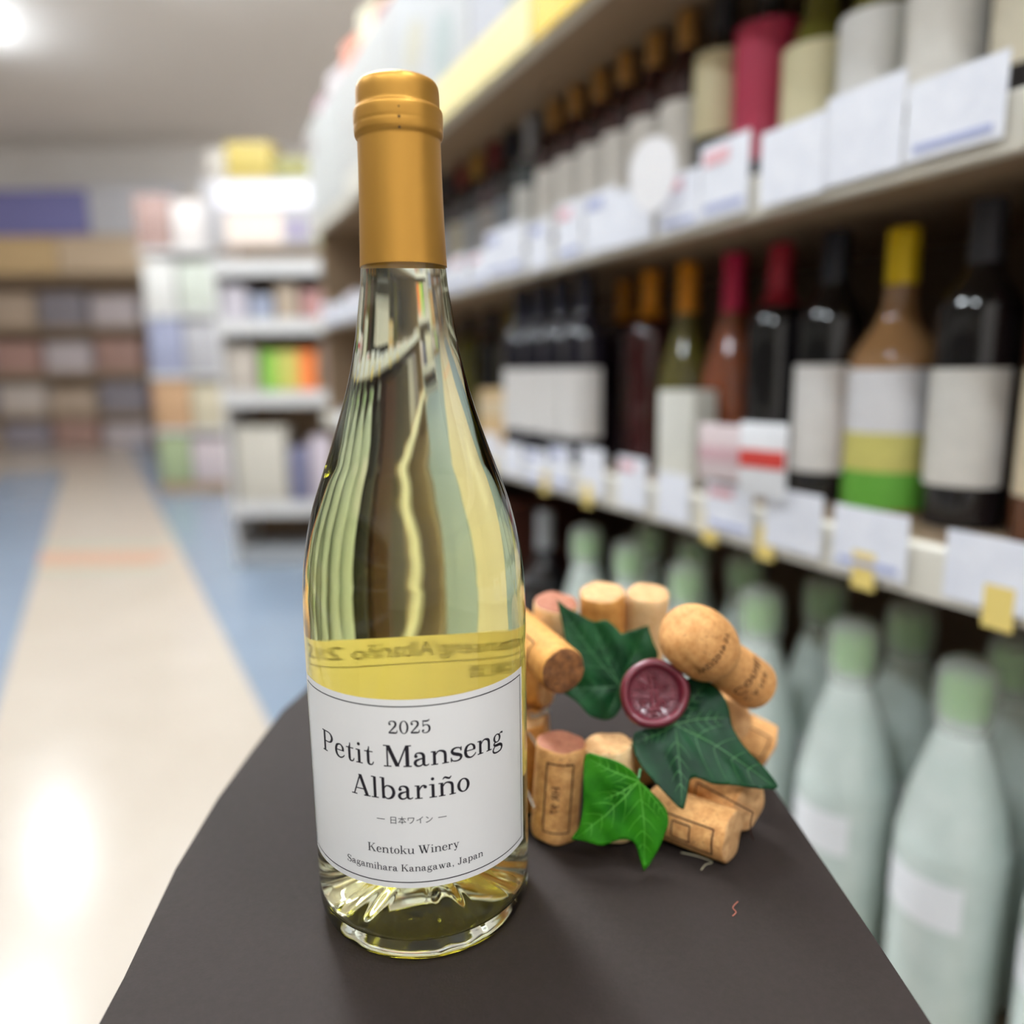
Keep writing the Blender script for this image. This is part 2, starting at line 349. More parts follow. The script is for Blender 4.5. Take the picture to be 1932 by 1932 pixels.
# --- bottles
PAPER = {}
def paper(c, k=None): return mat('printed_label_paper', c, 0.55, key=('paper', c), noise=(60, 0.2, tuple(int(x * 0.95) for x in c)))
def foil(c): return mat('capsule_foil', c, 0.35, 0.25, key=('foil', c))
def dglass(c): return mat('dark_bottle_glass', c, 0.06, spec=0.7, key=('glass', c))
PROF = {
 'bordeaux': [(0, .012), (.028, .004), (.0345, 0), (.037, .003), (.0375, .010), (.0375, .190), (.036, .205), (.030, .220), (.020, .233), (.0152, .243), (.0145, .255), (.0142, .296), (.0138, .300), (0, .300)],
 'burgundy': [(0, .012), (.030, .004), (.037, 0), (.040, .003), (.0405, .010), (.0405, .120), (.039, .140), (.033, .165), (.025, .190), (.019, .212), (.0155, .232), (.0145, .25), (.0142, .296), (.0138, .300), (0, .300)],
 'square': [(0, .008), (.034, .003), (.041, 0), (.044, .004), (.0445, .012), (.0445, .150), (.042, .166), (.032, .182), (.021, .200), (.0165, .222), (.0155, .250), (.0152, .286), (.0145, .290), (0, .290)],
}
def make_bottle(name, glass, caps, label, lab_z, kind, cap_len=0.055, lab_half=1.15, extra=None, scale=1.0):
    """Returns a root Empty at the origin: glass_body, capsule, paper_label."""
    t = bpy.data.objects.new(name, None); COL.objects.link(t)
    pr = PROF[kind]; hgt = pr[-1][1]
    body = [p for p in pr[:2]] + [(r, max(z, 0.0)) for r, z in spline(pr[2:-1], 3)] + [pr[-1]]
    mb = MB(); mb.lathe(body, 28); mb.obj('glass_body', dglass(glass), t)
    if caps:
        neck = [p for p in spline(pr[2:-1], 3) if p[1] > hgt - cap_len]
        cp = [(neck[0][0] + .0002, hgt - cap_len)] + [(r + .0007, z) for r, z in neck] + [(.0125, hgt + .0012), (0, hgt + .0012)]
        mb = MB(); mb.lathe(cp, 24); mb.obj('capsule', foil(caps), t)
    R = max(p[0] for p in pr) + .0005
    if label:
        mb = MB(); cyl_patch(mb, R, -lab_half, lab_half, lab_z[0], lab_z[1], 20)
        mb.obj('paper_label', paper(label), t)
    for c, z0, z1, hf in (extra or []):
        mb = MB(); cyl_patch(mb, R + .0003, -hf, hf, z0, z1, 20); mb.obj('label_band', paper(c), t)
    return t
def place(o, s, off, z, label, cat='bottle', group=None, rz=0.0):
    o.location = L(s, off, z + .001); o.rotation_euler = (0, 0, ROTZ + rz); return tag(o, label, cat, group)
ORD = ['first', 'second', 'third', 'fourth', 'fifth', 'sixth', 'seventh', 'eighth', 'ninth', 'tenth']
ZU, ZM, ZL = SHELF['upper'], SHELF['middle'], SHELF['lower']
BLACK, DKRED, OLIVE, AMBERG = (22, 20, 22), (52, 16, 18), (96, 92, 36), (120, 62, 34)
FACE = 0.35        # bottles face the aisle, turned a little towards the camera end
UG = 'wine bottles on the upper shelf'; MG = 'wine bottles on the middle shelf'; LG = 'green-capped sake bottles on the lower shelf'
place(make_bottle('wine_bottle', OLIVE, (180, 176, 150), (232, 230, 226), (.062, .168), 'burgundy'), .17, .15, ZU, 'olive wine bottle with a white label next to the cream-labelled olive one', group=UG, rz=FACE)
place(make_bottle('wine_bottle', OLIVE, (170, 168, 140), (226, 216, 176), (.058, .165), 'burgundy'), .253, .15, ZU, 'olive glass wine bottle with a cream label beside the crimson-wrapped one', group=UG, rz=FACE)
place(make_bottle('wine_bottle', BLACK, (40, 38, 40), (178, 46, 76), (.060, .218), 'burgundy', lab_half=PI), .338, .15, ZU, 'black wine bottle wrapped in crimson paper on the upper shelf', group=UG, rz=FACE)
place(make_bottle('wine_bottle', BLACK, (44, 42, 46), (222, 210, 170), (.112, .215), 'bordeaux'), .424, .15, ZU, 'black wine bottle with a high cream label beside the crimson-wrapped bottle', group=UG, rz=FACE)
b0 = make_bottle('wine_bottle', DKRED, (176, 128, 66), (224, 218, 210), (.060, .178), 'bordeaux', cap_len=0.048)
for i, s in enumerate((.503, .582, .661, .740, .822, .905)):
    o = b0 if i == 0 else copy_tree(b0)
    place(o, s, .15, ZU, 'amber-foiled dark red bottle with white label, %s beyond the high cream label' % ORD[i], group=UG, rz=FACE)
b1 = make_bottle('wine_bottle', BLACK, (30, 28, 32), (216, 212, 206), (.055, .17), 'bordeaux')
for i, s in enumerate((.54, .62, .70, .78, .863)):
    o = b1 if i == 0 else copy_tree(b1)
    place(o, s, .27, ZU, 'black-capped wine bottle in the back row, %s behind the amber-foiled bottles' % ORD[i], group=UG, rz=FACE)
place(make_bottle('wine_bottle', (70, 78, 80), (176, 178, 186), (214, 212, 206), (.05, .165), 'bordeaux', cap_len=0.085), 1.005, .15, ZU, 'grey wine bottle with a long silver capsule beyond the amber-foiled bottles', group=UG, rz=FACE)
for i, (s, g, c, lb) in enumerate([(1.10, BLACK, (40, 44, 56), (120, 124, 130)), (1.19, (60, 40, 44), (120, 40, 44), (150, 142, 136)), (1.29, BLACK, (186, 140, 62), (140, 140, 142)), (1.39, (50, 40, 40), (130, 50, 44), (170, 160, 140)),
                                   (1.50, BLACK, (60, 60, 70), (150, 150, 160)), (1.62, OLIVE, (110, 100, 70), (180, 176, 160)), (1.75, BLACK, (100, 40, 50), (170, 170, 172)), (1.88, DKRED, (160, 130, 70), (200, 196, 190))]):
    cn = ['navy', 'maroon', 'gold', 'brick red', 'slate', 'khaki', 'wine red', 'dull gold'][i]
    place(make_bottle('wine_bottle', g, c, lb, (.05, .16), 'bordeaux'), s, .15, ZU, 'far wine bottle on the upper shelf with a %s capsule and greyish label' % cn, group=UG, rz=FACE)
for i, (s, g, c, lb, d) in enumerate([(.085, OLIVE, (150, 150, 120), (238, 234, 226), 'olive wine bottle with a plain white label at the near end of the upper shelf'),
                                      (-.005, BLACK, (120, 30, 40), (224, 214, 190), 'red-capped black bottle with ivory label at the near end of the upper shelf'),
                                      (-.095, DKRED, (60, 56, 60), (214, 206, 196), 'dark red wine bottle with grey capsule at the near end of the upper shelf'),
                                      (-.19, BLACK, (150, 116, 60), (230, 226, 220), 'black wine bottle with gold capsule at the near end of the upper shelf')]):
    place(make_bottle('wine_bottle', g, c, lb, (.06, .165), 'burgundy'), s, .15, ZU, d, group=UG, rz=FACE)
# middle shelf
place(make_bottle('juice_bottle', (150, 112, 74), (232, 196, 24), (232, 230, 232), (.085, .150), 'square', extra=[((212, 204, 116), .045, .085, 1.15), ((104, 172, 62), .006, .045, 1.15)]),
      .104, .13, ZM, 'amber juice bottle with yellow cap and a white, yellow and green label', group=MG, rz=FACE)
place(make_bottle('wine_bottle', (18, 17, 20), (34, 36, 46), (230, 226, 222), (.034, .155), 'bordeaux', cap_len=0.052), .192, .13, ZM, 'black wine bottle with navy capsule and tall white label on the middle shelf', group=MG, rz=FACE)
place(make_bottle('wine_bottle', BLACK, (150, 22, 42), None, None, 'bordeaux', cap_len=0.075), .277, .13, ZM, 'black wine bottle with a red capsule and no visible label', group=MG, rz=FACE)
place(make_bottle('wine_bottle', (124, 66, 40), (182, 22, 68), None, None, 'burgundy', cap_len=0.075), .361, .13, ZM, 'brownish rose wine bottle with a magenta capsule', group=MG, rz=FACE)
place(make_bottle('wine_bottle', (92, 86, 40), (206, 132, 18), None, None, 'burgundy', cap_len=0.07), .460, .13, ZM, 'olive wine bottle with an orange capsule on the middle shelf', group=MG, rz=FACE)
place(make_bottle('wine_bottle', (58, 22, 24), (204, 130, 20), None, None, 'bordeaux', cap_len=0.075), .552, .13, ZM, 'dark red wine bottle with an orange capsule on the middle shelf', group=MG, rz=FACE)
place(make_bottle('wine_bottle', (40, 26, 30), (190, 122, 18), None, None, 'bordeaux', cap_len=0.07), .680, .165, ZM, 'black wine bottle with an orange capsule behind the white-labelled navy row', group=MG, rz=FACE)
b2 = make_bottle('wine_bottle', (28, 26, 36), (28, 28, 44), (226, 222, 218), (.045, .155), 'bordeaux', lab_half=1.5)
for i, s in enumerate((.628, .704, .780, .858)):
    o = b2 if i == 0 else copy_tree(b2)
    place(o, s, .056, ZM, 'navy-capped wine bottle with white label, %s beyond the orange-capped bottles' % ORD[i], group=MG, rz=FACE)
for i, (s, g, c, lb, d) in enumerate([(1.01, (78, 76, 46), (70, 66, 50), (196, 176, 136), 'olive'), (1.11, (50, 50, 56), (44, 42, 44), (206, 184, 140), 'charcoal'), (1.22, (64, 62, 50), (110, 96, 30), (190, 170, 130), 'mustard-capped'), (1.34, BLACK, (40, 40, 46), (180, 160, 130), 'black'), (1.5, OLIVE, (60, 56, 50), (180, 176, 166), 'moss green')]):
    place(make_bottle('wine_bottle', g, c, None, (.05, .15), 'bordeaux'), s, .2, ZM, 'far %s wine bottle behind the cream carton on the middle shelf' % d, group=MG, rz=FACE)
for i, (s, g, c, lb, d) in enumerate([(.015, BLACK, (60, 60, 66), (226, 222, 214), 'black wine bottle with grey capsule at the near end of the middle shelf'),
                                      (-.075, (96, 60, 40), (150, 30, 40), (226, 210, 180), 'brown wine bottle with red capsule at the near end of the middle shelf'),
                                      (-.17, OLIVE, (206, 150, 40), (236, 230, 220), 'olive wine bottle with gold capsule at the near end of the middle shelf')]):
    place(make_bottle('wine_bottle', g, c, lb, (.04, .15), 'bordeaux'), s, .13, ZM, d, group=MG, rz=FACE)
def carton(name, s, off, z, wd, dp, hg, cols, label, cat, tilt=0):
    """A carton or stiff card: body plus coloured bands [(colour, z0, z1)] proud of its front."""
    t = thing(name, L(s, off, z + .001), ROTZ + FACE * 0.5, label, cat)
    mb = MB(); mb.box(-wd / 2, wd / 2, 0, dp, 0, hg); mb.obj('body', paper(cols[0]), t, bevel=min(0.003, dp * 0.3))
    for c, z0, z1 in cols[1]:
        mb = MB(); mb.box(-wd * 0.49, wd * 0.49, -0.0012, -0.0002, z0, z1); mb.obj('printed_band', paper(c), t, smooth=False)
    return t
carton('carton', .985, .05, ZM, .118, .09, .115, ((222, 190, 142), [((226, 206, 172), .06, .095)]), 'cream and tan carton on the middle shelf just beyond the navy row', 'carton')
carton('carton', .343, .026, ZM, .062, .045, .125, ((224, 222, 212), []), 'tall white carton standing in front of the brownish rose bottle', 'carton')
carton('display_card', .186, -.030, -.122, .058, .004, .060, ((226, 208, 208), [((214, 176, 182), .02, .036)]), 'pinkish white promotion card on the middle rail beside the red-striped one', 'card')
carton('display_card', .121, -.030, -.132, .056, .004, .075, ((234, 234, 236), [((206, 66, 58), .030, .048)]), 'white promotion card with a red stripe on the middle rail', 'card')
# round white promotion card hanging from the upper rail
t = thing('hanging_card', L(.309, -.040, .165), ROTZ + FACE, 'bright white rounded card hanging on the upper price rail', 'card')
mb = MB(); n = 28; pts = [((.032) * math.cos(2 * PI * i / n) * (1 + .12 * math.sin(2 * PI * i / n)), .053 + .041 * math.sin(2 * PI * i / n)) for i in range(n)]
mb.add([(x, 0, z) for x, z in pts] + [(x, .002, z) for x, z in pts], [tuple(range(n)), tuple(range(2 * n - 1, n - 1, -1))] + [(i, n + i, n + (i + 1) % n, (i + 1) % n) for i in range(n)])
mb.obj('card_sheet', mat('bright_white_card', (250, 248, 250), 0.4), t, smooth=False)
# lower shelf: large sake bottles with green caps under clear wrap
m_sake = mat('frosted_green_glass', (232, 240, 234), 0.2, spec=0.6, noise=(14, 0.2, (206, 220, 212)))
m_wrap = mat('white_clear_wrap', (240, 243, 240), 0.25, spec=0.6)
m_wrap.node_tree.nodes['Principled BSDF'].inputs['Alpha'].default_value = 0.38
m_gcap = mat('green_cap', (170, 228, 130), 0.35)
m_slab = mat('white_sake_label', (246, 246, 248), 0.5)
def make_sake():
    t = bpy.data.objects.new('sake_bottle', None); COL.objects.link(t); t.scale = (.95, .95, .95)
    pr = [(0, .01), (.04, .004), (.049, 0), (.052, .004), (.0525, .012), (.0525, .20), (.051, .225), (.043, .268), (.031, .312), (.0215, .345), (.018, .362)]
    mb = MB(); mb.lathe(pr[:2] + [(r, max(z, 0.0)) for r, z in spline(pr[2:], 4)] + [(0, .362)], 32); mb.obj('glass_body', m_sake, t)
    mb = MB(); mb.lathe([(.0205, .352), (.0225, .358), (.0228, .384), (.0205, .392), (0, .394)], 24); mb.obj('bottle_cap', m_gcap, t)
    mb = MB(); mb.lathe(spline([(.0235, .338), (.0275, .350), (.0290, .368), (.0288, .388), (.0255, .402), (.017, .409), (.008, .4115)], 3) + [(0, .412)], 24); mb.obj('cap_wrap', m_wrap, t)
    mb = MB(); cyl_patch(mb, .0530, -1.3, .5, .150, .198, 20); mb.obj('paper_label', m_slab, t)
    return t
sk = make_sake(); k = 0
for row, off, ss, nm in [(0, .074, (.650, .515, .370, .224, .083, -.045, -.172), 'front'), (1, .185, (.622, .50, .378, .228, .102, -.02, -.145), 'back')]:
    for i, s in enumerate(ss):
        o = sk if k == 0 else copy_tree(sk); k += 1
        place(o, s, off, ZL, 'frosted bottle with wrapped green cap, %s of the %s row from the far end' % (ORD[i], nm), group=LG, rz=FACE)
place(make_bottle('wine_bottle', (26, 24, 26), (170, 172, 176), None, None, 'square', cap_len=.07, scale=1), .80, .07, ZL + .10, 'black bottle with a grey cap beyond the green-capped sake bottles', rz=FACE)
tc_ = [o for o in COL.objects if o.get('label', '').startswith('black bottle with a grey cap')][0]
carton('carton', .80, .03, ZL, .12, .12, .098, ((70, 60, 56), []), 'dark brown carton under the grey-capped black bottle', 'carton')
for i, (s, c, d) in enumerate([(1.0, (70, 34, 22), 'dark maroon'), (1.2, (58, 50, 42), 'blackish brown'), (1.42, (80, 70, 62), 'dark taupe'), (1.66, (204, 198, 200), 'off-white'), (1.92, (150, 140, 150), 'mauve')]):
    carton('carton', s, .03, ZL, .17, .2, .38, ((c), []), '%s carton standing on the lower shelf towards the far end' % d, 'carton')

# --- promotion boards above the top shelf
def promo(s0, s1, z0, z1, base, blobs, label):
    t = thing('promotion_board', L((s0 + s1) / 2, -.008, 0.528), ROTZ, label, 'sign')
    wd = s1 - s0
    base = tuple(int(a * .84) for a in base); mb = MB(); mb.box(-wd / 2, wd / 2, 0, .006, 0, z1 - .528); mb.obj('board_sheet', paper(base), t, smooth=False)
    for c, x, z, rx, rz in blobs:
        mb = MB(); n = 20
        V = [(x + rx * math.cos(2 * PI * i / n), -.0006, z + rz * math.sin(2 * PI * i / n)) for i in range(n)]
        mb.add(V + [(a, -.0001, c2) for a, b, c2 in V], [tuple(range(n))] + [(i, n + i, n + (i + 1) % n, (i + 1) % n) for i in range(n)])
        mb.obj('printed_patch', paper(tuple(int(a * .84) for a in c)), t, smooth=False)
    return t
promo(.02, .46, .528, .84, (236, 234, 236), [((226, 190, 190), .05, .2, .1, .06), ((190, 200, 190), -.1, .1, .06, .05)], 'white promotion board nearest the camera above the top shelf')
promo(.47, .93, .528, .84, (232, 230, 236), [((222, 206, 222), .12, .06, .09, .05), ((206, 212, 208), -.02, .08, .06, .07), ((238, 214, 180), -.15, .2, .06, .05)], 'white promotion board with lilac and grey patches above the top shelf')
promo(.94, 1.42, .528, .84, (238, 236, 234), [((214, 224, 220), .1, .1, .06, .06), ((240, 232, 206), -.08, .16, .07, .05)], 'white promotion board with cream patch above the top shelf')
promo(1.43, 1.95, .528, .84, (240, 236, 230), [((236, 226, 214), .0, .12, .1, .06)], 'plain warm white promotion board, second from the far end')
promo(1.96, 2.49, .528, .84, (244, 242, 236), [((206, 190, 186), -.2, .25, .04, .05)], 'plain white promotion board at the far end of the wine shelf')
m_yel = mat('yellow_strip', (248, 206, 40), 0.4); m_yel2 = mat('pale_yellow_strip', (246, 226, 150), 0.4)
for s0, s1, m, lb in [(-.3, .10, m_yel, 'yellow promotion strip at the near end of the top rail'), (.12, .66, m_yel, 'bright yellow promotion strip on the top rail'), (.67, 1.30, m_yel2, 'pale yellow promotion strip on the top rail'), (1.31, 1.9, m_rail, 'cream promotion strip on the top rail')]:
    mb = MB(); mb.box(-s1, -s0, -.0165, -.0125, zz(.486), zz(.560)); o = mb.obj('promotion_strip', m, None, smooth=False)
    o.location = gon.location; o.rotation_euler = gon.rotation_euler
    tag(o, lb, 'sign')
for s, c, hg, d in [(1.42, (232, 150, 60), .36, 'orange'), (1.56, (150, 60, 60), .32, 'dark red'), (1.72, (226, 214, 180), .37, 'cream'), (1.92, (226, 136, 104), .36, 'coral'), (2.14, (200, 186, 186), .35, 'greyish pink'), (2.34, (178, 140, 150), .33, 'dusty rose')]:
    carton('carton', s, .022, .525, .13, .12, hg + .055, (c, []), '%s carton standing on the top shelf behind the promotion boards' % d, 'carton')

# shelf across the aisle: only its far end comes into the frame, and the bottle's glass shows it
op = thing('opposite_shelf', P0 + NRM * -2.35, ROTZ, 'long grey shop shelf on the far side of the aisle', 'shelf')
m_opb = mat('grey_back_panel', (150, 148, 138), 0.6); m_opd = mat('dim_board', (176, 172, 160), 0.5)
mb = MB(); mb.box(-7.5, 2.2, -.45, -.42, .02, 1.9); mb.obj('back_panel', m_opb, op, smooth=False)
for z in (.12, .5, .9, 1.3, 1.7):
    mb = MB(); mb.box(-7.5, 2.2, -.42, 0, z - .03, z); mb.obj('shelf_board', m_opd, op, smooth=False)
for k, x in enumerate((-7.5, -5.08, -2.66, -.24, 2.17)):
    mb = MB(); mb.box(x, x + .03, -.42, -.02, 0, 1.9); mb.obj('side_panel', m_opd, op, smooth=False)

# ---------------------------------------------------------------- end display facing the camera beyond the wine shelf
m_wshelf = mat('white_shelf_metal', (196, 193, 190), 0.45)
m_tan = mat('tan_back_panel', (150, 124, 96), 0.6)
FX0, FX1, FY = -1.60, -0.72, 4.35
ed = thing('end_display', ((FX0 + FX1) / 2, FY, 0), 0, 'white end display shelf full of groceries beyond the wine shelf', 'shelf')
hw = (FX1 - FX0) / 2
mb = MB(); mb.box(-hw, hw, .42, .45, 0, zz(.98)); mb.obj('back_panel', m_tan, ed, smooth=False)
for x in (-hw, hw - .02):
    mb = MB(); mb.box(x, x + .02, .0, .42, 0, zz(.62)); mb.obj('side_panel', m_wshelf, ed, smooth=False)
for z in (.58, .27, -.12, -.74):
    mb = MB(); mb.box(-hw + .021, hw - .021, 0, .42, zz(z) - .03, zz(z)); b_ = mb.obj('shelf_board', m_wshelf, ed, smooth=False)
    mb = MB(); mb.box(-hw, hw, -.02, -.001, zz(z) - .06, zz(z) + .02); mb.obj('price_rail', m_wshelf, ed, smooth=False)
mb = MB(); mb.box(-hw, hw, .02, .42, 0, .1); mb.obj('plinth', mat('grey_plinth', (150, 150, 150), 0.6), ed, smooth=False)
def goods(name, x0, x1, z0, z1, c, label, y=FY + .03, dp=.2, bands=()):
    t = thing(name, ((x0 + x1) / 2, y, zz(z0)), 0, label, 'carton' if name != 'header_sign' else 'sign')
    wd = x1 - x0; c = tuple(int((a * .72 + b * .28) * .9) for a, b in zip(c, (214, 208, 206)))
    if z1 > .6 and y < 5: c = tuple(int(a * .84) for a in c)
    mb = MB(); mb.box(-wd / 2, wd / 2, 0, dp, 0, z1 - z0); mb.obj('body', paper(c), t, bevel=.006 if dp > .03 else 0.002)
    for cc, a, b, p, q in bands:
        mb = MB(); mb.box(-wd / 2 + a * wd, -wd / 2 + b * wd, -.002, -.0002, p * (z1 - z0), q * (z1 - z0)); mb.obj('printed_patch', paper(cc), t, smooth=False)
    return t
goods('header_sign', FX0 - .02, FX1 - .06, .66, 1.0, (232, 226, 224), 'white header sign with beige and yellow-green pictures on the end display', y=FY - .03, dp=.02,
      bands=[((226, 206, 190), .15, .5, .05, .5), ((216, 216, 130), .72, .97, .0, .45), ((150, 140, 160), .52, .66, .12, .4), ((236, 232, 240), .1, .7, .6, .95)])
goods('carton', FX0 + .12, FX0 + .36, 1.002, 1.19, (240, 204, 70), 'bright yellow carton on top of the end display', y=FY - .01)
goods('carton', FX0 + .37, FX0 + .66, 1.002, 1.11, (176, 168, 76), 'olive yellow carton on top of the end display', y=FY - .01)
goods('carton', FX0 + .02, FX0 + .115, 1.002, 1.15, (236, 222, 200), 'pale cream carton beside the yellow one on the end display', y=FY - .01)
goods('carton', FX0 + .03, FX0 + .16, .272, .47, (206, 196, 206), 'pale lilac packet on the upper board of the end display')
goods('carton', FX0 + .18, FX0 + .30, .272, .42, (142, 150, 176), 'slate blue packet on the upper board of the end display')
goods('carton', FX0 + .32, FX0 + .44, .272, .47, (176, 150, 120), 'tan packet on the upper board of the end display')
goods('carton', FX0 + .46, FX0 + .58, .272, .44, (178, 112, 104), 'brick red packet on the upper board of the end display')
goods('carton', FX0 + .60, FX0 + .83, .272, .50, (226, 206, 206), 'pinkish white packet on the upper board of the end display')
goods('carton', FX0 + .22, FX0 + .52, -.118, .12, (206, 196, 60), 'yellow carton with green and orange ends on the end display', bands=[((130, 176, 70), 0, .3, 0, 1), ((226, 120, 60), .68, 1.0, 0, 1)])
goods('carton', FX0 + .54, FX0 + .66, -.118, .16, (120, 84, 66), 'brown packet beside the yellow carton on the end display')
goods('carton', FX0 + .68, FX0 + .85, -.118, .16, (226, 224, 226), 'white packet on the middle board of the end display', bands=[((204, 206, 214), .2, .8, .2, .7)])
goods('carton', FX0 + .03, FX0 + .19, -.118, .14, (190, 176, 156), 'khaki packet on the middle board of the end display')
goods('carton', FX0 + .04, FX0 + .32, -.738, -.30, (214, 206, 184), 'large cream carton on the lower board of the end display')
goods('carton', FX0 + .34, FX0 + .44, -.738, -.42, (90, 90, 128), 'indigo packet on the lower board of the end display')
goods('carton', FX0 + .46, FX0 + .66, -.738, -.36, (214, 196, 208), 'lilac pink packet on the lower board of the end display')
goods('carton', FX0 + .68, FX0 + .85, -.738, -.48, (50, 44, 44), 'black packet on the lower board of the end display')
goods('carton', FX0 + .50, FX0 + .84, -.998, -.80, (206, 206, 208), 'light grey carton on the plinth of the end display')
# a second end display further back
SX0, SX1, SY = -3.30, -2.62, 7.2
e2 = thing('end_display', ((SX0 + SX1) / 2, SY, 0), 0, 'tall narrow shelf of mixed goods standing further back in the shop', 'shelf')
h2 = (SX1 - SX0) / 2
mb = MB(); mb.box(-h2, h2, .42, .45, 0, zz(1.6)); mb.obj('back_panel', m_tan, e2, smooth=False)
for z in (1.1, .55, .0, -.5):
    mb = MB(); mb.box(-h2, h2, 0, .42, zz(z) - .04, zz(z)); mb.obj('shelf_board', m_wshelf, e2, smooth=False)
mb = MB(); mb.box(-h2, h2, .02, .42, 0, .1); mb.obj('plinth', m_tan, e2, smooth=False)
for x0, x1, z0, z1, c, d in [(0, .3, 1.102, 1.55, (150, 110, 96), 'reddish brown'), (.32, .66, 1.102, 1.5, (226, 214, 206), 'shell white'), (0.02, .3, .552, 1.0, (226, 222, 214), 'bone white'), (.33, .66, .552, .98, (200, 206, 186), 'sage'),
                             (0.02, .32, .002, .5, (140, 144, 176), 'periwinkle'), (.34, .66, .002, .46, (172, 168, 170), 'dove grey'), (.02, .34, -.498, -.06, (196, 140, 86), 'copper'), (.36, .66, -.498, -.1, (206, 190, 150), 'straw'), (.02, .3, -.998, -.56, (150, 170, 110), 'leaf green'), (.32, .64, -.998, -.6, (206, 186, 186), 'blush')]:
    goods('carton', SX0 + x0, SX0 + x1, z0, z1, c, '%s carton on the tall narrow shelf further back' % d, y=SY + .02)
# wall shelving at the far end of the shop
WX0, WX1, WY = -9.8, -4.0, 12.4
ws = thing('wall_shelving', ((WX0 + WX1) / 2, WY, 0), 0, 'wide wall shelving with signs at the far end of the shop', 'shelf')
h3 = (WX1 - WX0) / 2
mb = MB(); mb.box(-h3, h3, .5, .55, 0, zz(2.6)); mb.obj('back_panel', m_tan, ws, smooth=False)
for z in (1.5, .75, .05, -.6):
    mb = MB(); mb.box(-h3, h3, 0, .5, zz(z) - .07, zz(z)); mb.obj('shelf_board', m_board, ws, smooth=False)
sg = [(-9.7, -7.9, 2.1, 2.75, (232, 228, 232), 'white'), (-7.88, -6.35, 2.1, 2.75, (110, 110, 190), 'violet blue'), (-6.33, -4.9, 2.1, 2.8, (230, 228, 236), 'pearl white'), (-9.7, -6.9, 1.54, 2.08, (236, 190, 120), 'orange'), (-6.88, -5.3, 1.54, 2.08, (240, 206, 160), 'peach'), (-5.28, -4.1, 1.54, 2.08, (222, 196, 180), 'rosy beige')]
for x0, x1, z0, z1, c, d in sg:
    t = goods('header_sign', x0, x1, z0, z1, c, '%s sign panel on the far wall shelving' % d, y=WY - .05, dp=.03)
cl = [(168, 118, 100), (214, 196, 182), (150, 130, 126), (190, 160, 130), (120, 112, 120), (206, 190, 190), (176, 120, 104), (140, 128, 140)]
cn = ['russet', 'oat', 'umber', 'sand', 'graphite', 'rose grey', 'terracotta', 'plum grey']
rn = {0.752: 'top', 0.052: 'second', -0.598: 'third', -1.094: 'bottom'}
for z0, zh in ((.752, .6), (.052, .55), (-.598, .5), (-1.094, .38)):
    x = WX0 + .1; i = 0; random.shuffle(cn_i := list(range(8)))
    while i < 7:
        j = cn_i[i]; wd = .76
        goods('carton', x, x + wd - .06, z0, z0 + zh * random.uniform(.75, 1), cl[j], '%s carton on the %s board of the far wall shelving' % (cn[j], rn[z0]), y=WY + .02, dp=.35)
        x += wd + .04; i += 1

# ---------------------------------------------------------------- grey display box under the bottle
m_box = mat('dark_grey_paper', (46, 39, 36), 0.68, spec=0.10, noise=(420, 0.3, (39, 33, 30)), bump=(900, 0.25, 0.0004))
out = [(-.118, .06), (.128, .06), (.131, .20), (.130, .26), (.129, .30), (.128, .36), (.126, .42), (.120, .495), (-.138, .495), (-.1435, .45), (-.1455, .40), (-.1465, .35), (-.144, .295), (-.140, .263), (-.1365, .235), (-.131, .16)]
bm = bmesh.new(); vb = [bm.verts.new((x, y, 0.001)) for x, y in out]; vt = [bm.verts.new((x, y, TOP)) for x, y in out]; n = len(out)
bm.faces.new(vt); bm.faces.new(list(reversed(vb)))
for i in range(n): bm.faces.new((vb[i], vb[(i + 1) % n], vt[(i + 1) % n], vt[i]))
bm.edges.ensure_lookup_table()
te = [e for e in bm.edges if all(abs(v.co.z - TOP) < 1e-6 for v in e.verts)]
bmesh.ops.bevel(bm, geom=te, offset=.005, segments=4, affect='EDGES', profile=.5)
me = bpy.data.meshes.new('display_box'); bm.to_mesh(me); bm.free(); me.materials.append(m_box)
for p in me.polygons: p.use_smooth = True
me.set_sharp_from_angle(angle=math.radians(35))
box = bpy.data.objects.new('display_box', me); COL.objects.link(box)
tag(box, 'dark grey display box carrying the wine bottle and the cork wreath', 'box')
m_thr = mat('reddish_thread', (150, 84, 66), 0.7)
mb = MB(); mb.tube(spline([(.0818, .2615, TOP + .0004), (.0835, .2630, TOP + .0009), (.0832, .2662, TOP + .0004), (.0858, .2685, TOP + .0012)], 5), .00022, 5)
tag(mb.obj('thread', m_thr), 'tiny curled reddish thread lying on the grey display box', 'thread')
mb = MB(); mb.tube(spline([(.0708, .301, TOP + .0004), (.0767, .2976, TOP + .001), (.0825, .2943, TOP + .0004), (.079, .2915, TOP + .0012), (.0766, .2892, TOP + .0004)], 5), .0002, 5)
tag(mb.obj('glue_thread', mat('clear_glue', (200, 190, 160), 0.2, spec=0.7)), 'thin pale glue thread on the grey box in front of the wreath', 'thread')

